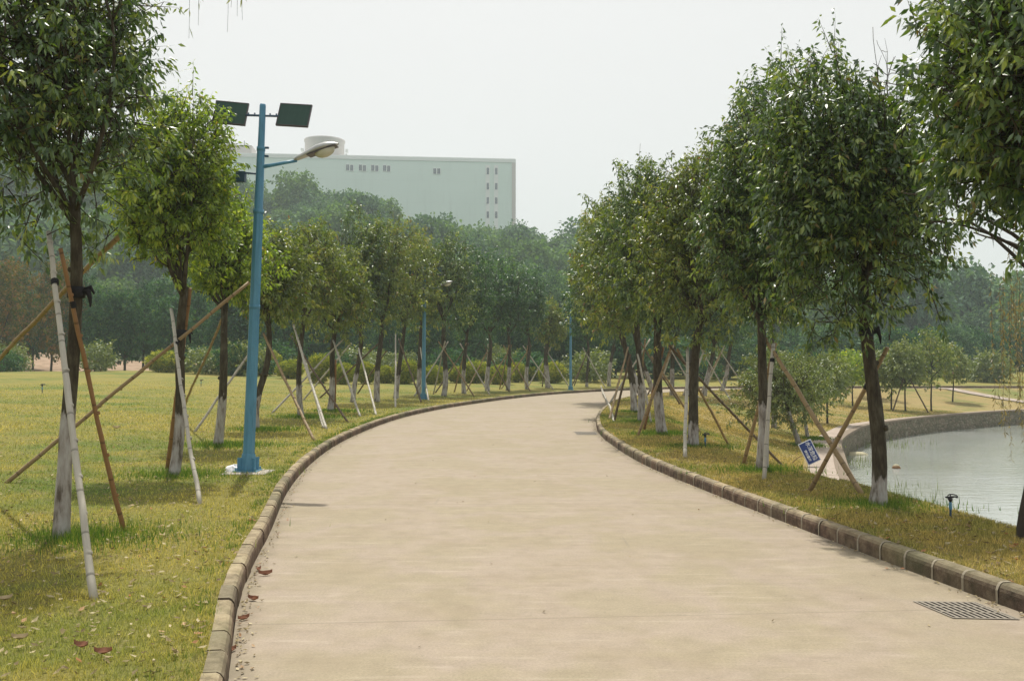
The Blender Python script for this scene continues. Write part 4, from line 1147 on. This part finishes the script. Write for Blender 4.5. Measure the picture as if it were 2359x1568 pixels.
# rounded willow-green trees rising behind the left row
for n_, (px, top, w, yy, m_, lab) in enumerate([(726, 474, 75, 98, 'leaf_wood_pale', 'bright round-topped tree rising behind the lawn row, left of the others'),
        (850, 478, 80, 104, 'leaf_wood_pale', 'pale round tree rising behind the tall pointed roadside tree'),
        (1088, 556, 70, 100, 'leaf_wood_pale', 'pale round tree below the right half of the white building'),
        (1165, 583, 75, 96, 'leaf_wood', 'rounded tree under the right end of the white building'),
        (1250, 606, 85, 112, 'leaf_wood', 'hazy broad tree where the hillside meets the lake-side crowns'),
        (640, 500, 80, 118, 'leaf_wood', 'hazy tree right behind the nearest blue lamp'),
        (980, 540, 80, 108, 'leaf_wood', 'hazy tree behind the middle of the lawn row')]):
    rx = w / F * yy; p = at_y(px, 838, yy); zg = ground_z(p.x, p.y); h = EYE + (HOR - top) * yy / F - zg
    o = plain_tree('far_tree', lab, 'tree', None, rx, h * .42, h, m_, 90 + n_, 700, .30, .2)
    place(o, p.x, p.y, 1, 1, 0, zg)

# right: far bank saplings, bushes and woods
sap = 'young thin trees on the far lake bank'
for n_, (bx, by, top, w, m_, lab) in enumerate([
        (2054, 943, 790, 45, 'leaf_willow', 'thin olive sapling on the far bank just right of the bare forked trunk'),
        (2087, 947, 775, 50, 'leaf_willow', 'propped sapling on the far bank beside the thin olive one'),
        (2146, 947, 752, 62, 'leaf_olive', 'taller olive-topped sapling on the far bank'),
        (2192, 925, 790, 46, 'leaf_willow', 'sapling standing right of the taller olive-topped one near the ramp path'),
        (2008, 915, 800, 60, 'leaf_willow', 'bushy pale tree behind the bare forked trunk'),
        (1906, 975, 800, 62, 'leaf_willow', 'leaning willow-green tree on the slope right of the limewashed one'),
        (1965, 935, 802, 60, 'leaf_bright', 'bright yellow-green tree on the slope left of the bare forked trunk')]):
    b = on_ground(bx, by); yy = b.y; h = EYE + (HOR - top) * yy / F - b.z; rx = w / F * yy
    o = plain_tree('sapling', lab, 'tree', sap, rx, h * .36, h, m_, 110 + n_, 330, .13, .055, amp=.4, egg=.2, droop=.7, per=11)
    o.location = b
b = on_ground(2087, 947)
for j_, a in enumerate((.4, 2.6)):
    f_ = Vector((b.x + math.cos(a) * 1.0, b.y - .4, 0)); f_.z = ground_z(f_.x, f_.y)
    pole(f_, b + Vector((0, 0, 2.0)), .035, 'pole_brown', ['dark prop leaning left onto the propped far sapling', 'dark prop leaning right onto the propped far sapling'][j_])
T('W1', (1843, 1026), (1700, 1905, 800, 985), 'spreading willow-green tree on the slope, limewashed and several-stemmed', 'leaf_willow', 51, 620, .085, .085, wash=1.05, limbs=8, group=None, fork=1.2, name='slope_tree', egg=.05, cdepth=1.0)
T('W2', (1862, 1010), (1790, 1900, 815, 960), 'smaller tree leaning just right of the several-stemmed slope tree', 'leaf_willow', 52, 260, .085, .06, wash=.9, limbs=5, group=None, fork=1.3, name='slope_tree')
g3 = 'dark green trees beyond the far lake bank'
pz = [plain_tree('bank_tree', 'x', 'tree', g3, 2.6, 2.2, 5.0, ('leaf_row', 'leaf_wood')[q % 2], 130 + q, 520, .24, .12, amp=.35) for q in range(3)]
for n_ in range(30):
    px = 1440 + n_ * 35 + rb.uniform(-10, 10); yy = rb.uniform(72, 92); p = at_y(px, 838, yy)
    o = pz[n_] if n_ < 3 else copy_tree(pz[n_ % 3])
    zg = 0.4; top = 765 + rb.uniform(-18, 22); h = EYE + (HOR - top) * yy / F - zg
    place(o, p.x, p.y, rb.uniform(.8, 1.15), h / 5.0, rb.uniform(0, 6), zg)
    tag(o, 'dark green tree in the low wood beyond the far lake bank', 'tree', g3)
g4 = 'tall hazy trees behind the lake wood'
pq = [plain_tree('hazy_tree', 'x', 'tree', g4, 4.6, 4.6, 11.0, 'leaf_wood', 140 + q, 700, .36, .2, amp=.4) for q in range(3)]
for n_ in range(22):
    px = 1400 + n_ * 48 + rb.uniform(-14, 14); yy = rb.uniform(125, 160); p = at_y(px, 838, yy)
    o = pq[n_] if n_ < 3 else copy_tree(pq[n_ % 3])
    top = np.interp(px, [1400, 2050, 2140, 2250, 2450], [640, 672, 655, 690, 705]) + rb.uniform(-10, 14); zg = ground_z(p.x, p.y); h = EYE + (HOR - top) * yy / F - zg
    place(o, p.x, p.y, rb.uniform(.8, 1.1), h / 11.0, rb.uniform(0, 6), zg)
    tag(o, 'tall hazy tree standing behind the low lake wood', 'tree', g4)

# hillside wood: every tree its own object, sharing a few meshes
g5 = 'trees of the hazy wood on the hillside'
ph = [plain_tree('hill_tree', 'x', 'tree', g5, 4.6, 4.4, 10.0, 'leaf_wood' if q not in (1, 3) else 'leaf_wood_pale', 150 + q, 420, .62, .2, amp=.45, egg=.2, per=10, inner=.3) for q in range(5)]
hcount = 0
rows_ = [(262, 40, 1.1), (236, 38, 1.1), (214, 42, 1.1), (194, 46, 1.1), (174, 52, 1.1), (152, 62, 1.0), (132, 74, 1.0)]
for yy, stp, sc in rows_:
    px = -60.0
    while px < 2400:
        step = stp * (1.0 if 540 < px < 1330 else 2.2)
        y_ = yy + rb.uniform(-7, 7); p = at_y(px, 838, y_)
        o = ph[hcount] if hcount < 5 else copy_tree(ph[hcount % 5])
        s_ = sc * rb.uniform(.65, 1.3) * (1.0 if 540 < px < 1330 else 1.35)
        place(o, p.x, p.y, s_, s_ * rb.uniform(.85, 1.2), rb.uniform(0, 6), ground_z(p.x, p.y) - .8)
        tag(o, 'hazy green tree in the wood covering the far hillside', 'tree', g5)
        hcount += 1; px += step * rb.uniform(.8, 1.2)

# ------------------------------------------------------------------ the big building on the hill
def building():
    Yb = 350.0; k = Yb / F
    def X(px): return (px - CX) * k
    def Zz(py): return EYE + (HOR - py) * k
    root = empty('institute_building', (X(1186), Yb, 0), 'long pale grey-green windowed building with a rooftop drum, standing in haze behind the hill', 'building')
    root.rotation_euler.z = rad(5.5)
    def loc(px, dy=0): return (X(px) - X(1188)) / math.cos(rad(5.5)) * (1 + (1188 - px) * -.00002)
    x0, x1 = loc(545) - 6, 0.0
    ztop = Zz(373)
    def bx(name, xa, xb, za, zb, ya, yb, mat, parent=root):
        m = MB(); m.box(((xa + xb) / 2, (ya + yb) / 2, (za + zb) / 2), (xb - xa, yb - ya, zb - za)); return m.build(name, mat, parent)
    bx('wall', x0, x1, 10, ztop, 0, 26, M['facade'])
    bx('parapet', x0 - .3, x1 + .3, ztop + .003, ztop + 1.3, -.3, 26.3, M['facade_white'])
    bx('corner_pier', x1 - 1.2, x1 + .25, 10, ztop - .01, -.25, 1.0, M['facade_pink'])
    rf = bx('roof_edge', x0 - .1, x1 + .1, ztop + 1.303, ztop + 1.55, -.1, 26.1, M['facade_white'])
    m = MB(); m.lathe([(7.6, 0), (7.6, 7.6), (7.9, 7.65), (7.9, 8.3), (0, 8.35)], 40); d = m.build('rooftop_drum', M['facade_pink'], root); d.location = (loc(744), 12, ztop + 1.5)
    for sx in (-1, 1):
        q = MB(); q.box((sx * 8.6, 0, 4.4), (1.0, 1.6, 1.2)); q.box((sx * 8.4, 0, 2.8), (.8, 1.4, .8)); q.build('drum_fitting', M['facade_white'], d)
    bx('roof_block', loc(540) - 4, loc(584), ztop + 1.56, ztop + 5.2, 3, 12, M['facade_pink'])
    bx('roof_vent', loc(792), loc(800), ztop + 1.56, ztop + 2.5, 4, 6, M['window_dark'])
    bx('roof_vent', loc(1146), loc(1153), ztop + 1.56, ztop + 2.4, 4, 6, M['facade_white'])
    m = MB(); m.tube([(loc(561), 8, ztop + 5.2), (loc(561), 8, ztop + 8.0)], .14, 6); m.build('mast', M['window_dark'], root)
    def win(px, py0, py1, wpx=6.2):
        xa, xb = loc(px - wpx / 2), loc(px + wpx / 2); za, zb = Zz(py1) - .4, Zz(py0) - .4
        f = bx('window', xa - .22, xb + .22, za - .22, zb + .22, -.22, -.02, M['facade_white'])
        bx('pane', xa, xb, za, zb, -.30, -.221, M['window_dark'], f)
        bx('mullion', (xa + xb) / 2 - .03, (xa + xb) / 2 + .03, za, zb, -.34, -.301, M['facade_white'], f)
    for c in (809, 838, 866, 893):
        win(c - 4.6, 383, 396); win(c + 4.6, 384, 397)
    win(1003, 388, 400); win(1012, 388, 400)
    for c in (1125, 1144.5):
        bx('window_strip', loc(c - 5), loc(c + 4.6), Zz(530), Zz(380), -.16, -.01, M['facade_white'])
        for y in (384, 419, 452, 485): win(c, y, y + 15, 5.0)
building()

# ------------------------------------------------------------------ willow at the right edge and hanging twigs
def hanging(mb, top, L, rng, leafy=.06, sway=.06, r=.0035, dens=26, mat=0, tm=1):
    n = 10; z = np.linspace(0, -L, n); w = np.cumsum(rng.normal(0, sway * .25, (n, 2)), 0)
    p = np.column_stack([top[0] + w[:, 0], top[1] + w[:, 1], top[2] + z])
    mb.tube(p, np.linspace(r, r * .4, n), 4, tm, .5, cap=False)
    k = int(L * dens)
    if k:
        t = rng.random(k); q = np.column_stack([np.interp(t * L, -z, p[:, 0]), np.interp(t * L, -z, p[:, 1]), top[2] - t * L])
        d = rng.normal(size=(k, 3)) * .6 + np.array([0, 0, -1.0]); d /= np.linalg.norm(d, axis=1)[:, None]
        Lf = leafy * rng.uniform(.6, 1.3, k); leaves(mb, q, d, Lf, Lf * .09, rng, rng.random(k), mat, .1, True)
rng = np.random.default_rng(77)
B = on_ground(2352, 1246)
wr = empty('willow_tree', B, 'willow at the right edge, thin dark trunk and yellowish twigs over the lake', 'tree')
tb = MB(); Yw = B.y
pts = [(0, 0, -.15)] + [tuple(at_y(a, b_, Yw) - B) for a, b_ in ((2351, 1215), (2356, 1180), (2366, 1130), (2384, 1040), (2420, 900), (2470, 700), (2520, 400), (2540, 0))]
tb.tube(pts, [.042, .036, .034, .033, .045, .05, .045, .035, .02], 10)
top = np.array(pts[-1])
cb = MB()
for s_ in range(7):
    a = rng.uniform(-2.6, -.6) if s_ % 2 else rng.uniform(1.0, 3.4)
    e = np.array(pts[6]) + np.array([math.cos(a) * rng.uniform(.8, 1.6) - .2, abs(math.sin(a)) * rng.uniform(.3, 1.6), rng.uniform(.6, 1.8)])
    b_ = bend(pts[6], e, rng, 8, .06, .25); tb.tube(b_, np.linspace(.025, .006, 8), 6)
tw = []
for (px, pyb, yy) in [(2298, 1000, 11.5), (2312, 985, 11.8), (2325, 965, 11.2), (2336, 1010, 12.2), (2347, 950, 11.6), (2356, 985, 11.3), (2368, 1040, 11.9), (2320, 1060, 12.4), (2284, 940, 12.0), (2340, 905, 11.4), (2353, 880, 12.0), (2306, 930, 11.7), (2345, 1020, 12.6), (2331, 945, 12.0)]:
    bt = at_y(px, pyb, yy); tp = at_y(px + rng.uniform(-3, 6), rng.uniform(560, 700), yy)
    hanging(cb, tuple(tp - B), tp.z - bt.z, rng, .065, .05, .0022, 45)
tb.build('trunk', M['bark_far'], wr); cb.build('crown', [M['leaf_yellow'], M['twig']], wr)
# thin twigs hanging into the top of the frame from a tree overhead
hb = MB()
yy = 3.4
for (px, pyb) in [(440, 90), (452, 60), (527, 76), (541, 45), (549, 40), (533, 20), (557, 30)]:
    bt = at_y(px, pyb, yy); tp = at_y(px + 8, -330, yy)
    hanging(hb, (tp.x, tp.y, tp.z), tp.z - bt.z, rng, .035, .012, .0013, 14)
a = at_y(420, -330, yy); b_ = at_y(600, -345, yy)
hb.tube([tuple(a), tuple((a + b_) / 2 + Vector((0, 0, .03))), tuple(b_), tuple(b_ + Vector((.6, -.3, .25)))], [.004, .006, .008, .012], 6, 1)
o = hb.build('hanging_twig', [M['leaf_willow'], M['twig']]); tag(o, 'wispy bare twigs hanging into the white sky at the top of the picture', 'twig')

# ------------------------------------------------------------------ grass blades, tufts, leaf litter
def blades(P, h, w, rng, mat, name, label, lean=.5, col=None):
    n = len(P); a = rng.uniform(0, 2 * math.pi, n)
    d = np.stack([np.cos(a), np.sin(a), np.zeros(n)], 1)
    b = rng.uniform(0, 2 * math.pi, n); ld = np.stack([np.cos(b), np.sin(b), np.zeros(n)], 1) * (rng.random(n) * lean)[:, None]
    tip = P + (ld + np.array([0, 0, 1])) * h[:, None]
    v = np.stack([P - d * w[:, None], P + d * w[:, None], tip], 1)
    rn = rng.random(n) if col is None else col
    m = MB(); m.add(v.reshape(-1, 3), np.arange(n)[:, None] * 3 + np.array([[0, 1, 2]]), 0, np.repeat(rn, 3))
    return tag(m.build(name, M[mat]), label, name.replace('_', ' '), kind='stuff')
rng = np.random.default_rng(99)
def lawn_samples(n, ymin, ymax, dmax, pw):
    s = rng.uniform(0, 1, n) ** 1.0
    idx = np.searchsorted(LC[:160, 1], ymin); idx2 = np.searchsorted(LC[:160, 1], ymax)
    f = idx + s * (idx2 - idx); i0 = f.astype(int); fr = (f - i0)[:, None]
    d = .10 + rng.random(n) ** 1.0 * dmax
    c = LC[i0] * (1 - fr) + LC[i0 + 1] * fr; nn = LN[i0] * (1 - fr) + LN[i0 + 1] * fr
    p = c + nn * d[:, None]
    z = zlawn(d) + 0.02 * np.sin(p[:, 0] * 0.9) * np.cos(p[:, 1] * 0.7) * np.minimum(1, d / 2)
    keep = rng.random(n) < np.clip((ymin + 1) / np.maximum(p[:, 1], ymin), 0, 1) ** pw
    keep &= (np.abs(p[:, 0]) < p[:, 1] * .62 + .5)
    return np.column_stack([p, z])[keep]
P = lawn_samples(2600000, 3.6, 46, 20, 1.9)
dist = P[:, 1]
h = rng.uniform(.012, .042, len(P)) * np.clip(dist / 12, 1, 1.5); w = .0022 * np.clip(dist / 4.5, 1, 6)
blades(P, h, w, rng, 'lawn_blade', 'grass', 'short dry grass blades of the lawn', .9)
def bank_samples(n, ymin, ymax, tmax, pw):
    i1, i2 = np.searchsorted(RC[:170, 1], ymin), np.searchsorted(RC[:170, 1], ymax)
    f = rng.uniform(i1, i2, n); i0 = f.astype(int); fr = (f - i0)[:, None]
    t = rng.random(n) * tmax
    a = BS[i0] * (1 - fr) + BS[i0 + 1] * fr; b = PO[i0] * (1 - fr) + PO[i0 + 1] * fr
    p = a * (1 - t[:, None]) + b * t[:, None]
    z = zbank(i0, t)
    keep = rng.random(n) < np.clip((ymin + 1) / np.maximum(p[:, 1], ymin), 0, 1) ** pw
    return np.column_stack([p, z])[keep]
P = np.vstack([bank_samples(230000, 5.2, 13, .95, .8), bank_samples(150000, 12, 30, .98, .7), bank_samples(60000, 28, 54, 1, .3)])
h = rng.uniform(.015, .055, len(P)); w = .0024 * np.clip(P[:, 1] / 5, 1, 6)
blades(P, h, w, rng, 'bank_blade', 'grass', 'grass blades on the lake bank', .8)
# longer, greener tufts round the tree feet
tp = []
for k in TREES:
    if k in ('R0',): continue
    b = TREES[k].location
    if b.y > 32: continue
    n = 3600 if b.y < 12 else 2000
    a = rng.uniform(0, 2 * math.pi, n); r_ = np.abs(rng.normal(0, .42 if k[0] == 'L' else .30, n)) + .05
    q = np.column_stack([b.x + np.cos(a) * r_ * 1.35 + (.12 if k[0] == 'L' else 0), b.y + np.sin(a) * r_, np.full(n, b.z - .01)])
    tp.append(q)
for _ in range(420):           # stray tufts along the kerbs
    left = rng.random() < .6
    i_ = rng.integers(12, 95); C_ = LC if left else RC; Nr = LN if left else RN
    c_ = C_[i_] + (C_[i_ + 1] - C_[i_]) * rng.random() + Nr[i_] * (.15 + abs(rng.normal(0, .10)))
    n = 18; zz_ = .115
    tp.append(np.column_stack([c_[0] + rng.normal(0, .035, n), c_[1] + rng.normal(0, .035, n), np.full(n, zz_)]))
P = np.vstack(tp)
h = rng.uniform(.03, .12, len(P)); h[-420 * 18:] *= .55; w = .0028 * np.clip(P[:, 1] / 6, 1, 4)
blades(P, h, w, rng, 'tuft', 'grass_tuft', 'longer dark green grass growing round the tree feet and along the kerbs', .55)
# reeds at the foot of the lake wall and weed under the surface
rp = []
for (px, py, n, sp_) in [(1960, 1062, 120, .5), (2000, 1030, 160, .9), (2050, 1022, 120, .9), (2100, 1150, 50, .4), (2060, 1140, 60, .3), (1990, 1075, 60, .4), (2085, 1120, 30, .4)]:
    w_ = at_water(px, py); rp.append(np.column_stack([w_.x + rng.normal(0, sp_, n), w_.y + rng.normal(0, sp_ * .8, n), np.full(n, WL - .02)]))
P = np.vstack(rp); blades(P, rng.uniform(.08, .38, len(P)), np.full(len(P), .008), rng, 'mat_weed', 'reeds', 'thin green reeds standing in the shallow lake water', .35)

def litter(P, rng, size, mat, name, label):
    n = len(P); a = rng.uniform(0, 2 * math.pi, n)
    d = np.column_stack([np.cos(a), np.sin(a), rng.normal(0, .25, n)]); d /= np.linalg.norm(d, axis=1)[:, None]
    L = size * rng.uniform(.6, 1.4, n)
    m = MB()
    wv = np.column_stack([-np.sin(a), np.cos(a), rng.normal(0, .3, n)]); wv /= np.linalg.norm(wv, axis=1)[:, None]
    up = np.array([0, 0, 1.0]); curl = rng.uniform(.05, .35, n)[:, None]
    mc = P + up * .004; W_ = L[:, None] * .24
    b0 = mc - d * L[:, None] * .5 + up * L[:, None] * curl * .6; tip = mc + d * L[:, None] * .5 + up * L[:, None] * curl * rng.uniform(0, 1.3, n)[:, None]
    ml = mc - wv * W_ + up * W_ * curl * 2; mr = mc + wv * W_ + up * W_ * curl * 2
    v = np.stack([b0, ml, mc, mr, tip], 1); v[..., 2] = np.maximum(v[..., 2], P[:, None, 2] + .002)
    idx = np.arange(n)[:, None] * 5
    f = np.concatenate([idx + np.array([[0, 1, 2]]), idx + np.array([[0, 2, 3]]), idx + np.array([[1, 4, 2]]), idx + np.array([[2, 4, 3]])])
    m.add(v.reshape(-1, 3), f, 0, np.repeat(rng.random(n), 5))
    return tag(m.build(name, M[mat]), label, 'leaf litter', kind='stuff')
P = np.vstack([lawn_samples(1500, 3.8, 9, 3.4, .5), lawn_samples(1700, 8, 18, 7, .5), lawn_samples(1400, 16, 40, 18, .5)]); P[:, 2] += .012
ex = [np.column_stack([TREES[k].location.x + rng.normal(.1, .9, 160), TREES[k].location.y + rng.normal(-.5, .9, 160)]) for k in ('L1', 'L2', 'L3', 'L4', 'L5')]
ex = np.vstack(ex); dl = np.array([np.min(np.hypot(LC[:, 0] - a, LC[:, 1] - b)) for a, b in ex]); ok = (dl > .2) & (ex[:, 0] < np.interp(ex[:, 1], LC[:, 1][:130], LC[:, 0][:130]))
ex = np.column_stack([ex, zlawn(dl) + .014])[ok]; P = np.vstack([P, ex])
litter(P, rng, .046, 'litter', 'leaf_litter', 'small dry leaves scattered over the lawn')
P = np.vstack([bank_samples(2200, 5.3, 13, .75, .4), bank_samples(2600, 12, 30, .95, .4)]); P[:, 2] += .014
litter(P, rng, .06, 'litter', 'leaf_litter', 'small dry leaves scattered over the lake bank')
# crumbs gathered in both gutters
q = []
for _ in range(1300):
    left = rng.random() < .6; i_ = rng.integers(12, 110); C_ = LC if left else RC; Nr = LN if left else RN
    c_ = C_[i_] + (C_[i_ + 1] - C_[i_]) * rng.random() - Nr[i_] * (.02 + abs(rng.normal(0, .05)))
    q.append((c_[0], c_[1], .003))
for _ in range(70):
    i_ = rng.integers(12, 90); f_ = rng.random(); c_ = LC[i_] * (1 - f_) + RC[i_] * f_
    q.append((c_[0] + rng.normal(0, .2), c_[1] + rng.normal(0, .3), .003))
litter(np.array(q), rng, .03, 'litter', 'leaf_litter', 'crumbled leaf scraps lying in the gutters')

def big_leaf(px, py, size, mat, label, rz, up=0.0):
    g = on_ground(px, py); m = MB(); n = 7; v = []
    for i_ in range(n):
        t = i_ / (n - 1); wd = math.sin(t * math.pi) ** .8 * .19 * (1 + .25 * math.sin(7 * t + px))
        for s_ in (-1, -.5, 0, .5, 1): v.append(((t - .5) * size, s_ * wd * size, size * (.03 + .30 * abs(s_) ** 1.6 * .9 * (1 if s_ > 0 else .4) + .6 * (t - .5) ** 2 + .03 * math.sin(9 * t + s_ * 3))))
    i = np.arange(n - 1)[:, None] * 5; j = np.arange(4)[None, :]
    m.add(v, np.stack([i + j, i + j + 1, i + 6 + j, i + 5 + j], -1).reshape(-1, 4), 0, None, True)
    m.tube([(-size * .5, 0, size * .09), (-size * .75, size * .04, size * .02)], .0016, 5)
    o = m.build('fallen_leaf', M[mat]); o.location = g + Vector((0, 0, .004 + up)); o.rotation_euler.z = rz
    tag(o, label, 'leaf', 'large fallen leaves')
big_leaf(611, 1325, 0.105, 'litter_red', 'large curled red-brown leaf on the road by the left kerb', .3)
big_leaf(596, 1314, 0.077, 'litter_red', 'smaller red leaf touching the left kerb, farthest of the roadside leaves', 1.4)
big_leaf(583, 1383, 0.091, 'litter_red', 'dark red leaf on the road halfway down the left gutter', -.4)
big_leaf(561, 1428, 0.084, 'litter_red', 'red-brown leaf in the gutter, nearer than the dark red one', .8)
big_leaf(535, 1500, 0.070, 'litter_red', 'nearest red-brown leaf scrap at the bottom of the left gutter', 1.2)
big_leaf(237, 1516, 0.091, 'litter_red', 'orange-red leaf lying in the lawn at the bottom left', .1, .02)
big_leaf(186, 1501, 0.091, 'litter_red', 'long orange leaf just left of the other orange-red one in the lawn', -.3, .02)
big_leaf(402, 1514, .08, 'litter_tan', 'large tan leaf in the grass near the bottom of the left kerb', 2.2, .02)
big_leaf(12, 1390, .085, 'litter_tan', 'broad tan leaf at the left edge of the lawn', .7, .02)
big_leaf(268, 990, .16, 'litter_tan', 'single pale leaf lying out in the open lawn', .1, .03)
big_leaf(45, 1482, .085, 'litter_tan', 'brown stick-like leaf at the bottom left of the lawn', .2, .02)

# ------------------------------------------------------------------ haze
m = MB(); m.box((0, 350, 66.5), (900, 900, 143))
hz = m.build('haze', bpy.data.materials.new('haze'), attr=False)
hm = hz.data.materials[0]; hm.use_nodes = True; t = hm.node_tree; t.nodes.clear()
ho = t.nodes.new('ShaderNodeOutputMaterial'); pv = t.nodes.new('ShaderNodeVolumePrincipled')
pv.inputs['Color'].default_value = (0.82, 0.95, 0.97, 1); pv.inputs['Density'].default_value = HAZE_DENSITY; pv.inputs['Anisotropy'].default_value = 0.0
t.links.new(pv.outputs[0], ho.inputs['Volume'])
tag(hz, 'pale haze in the air', kind='stuff'); hz['category'] = 'haze'
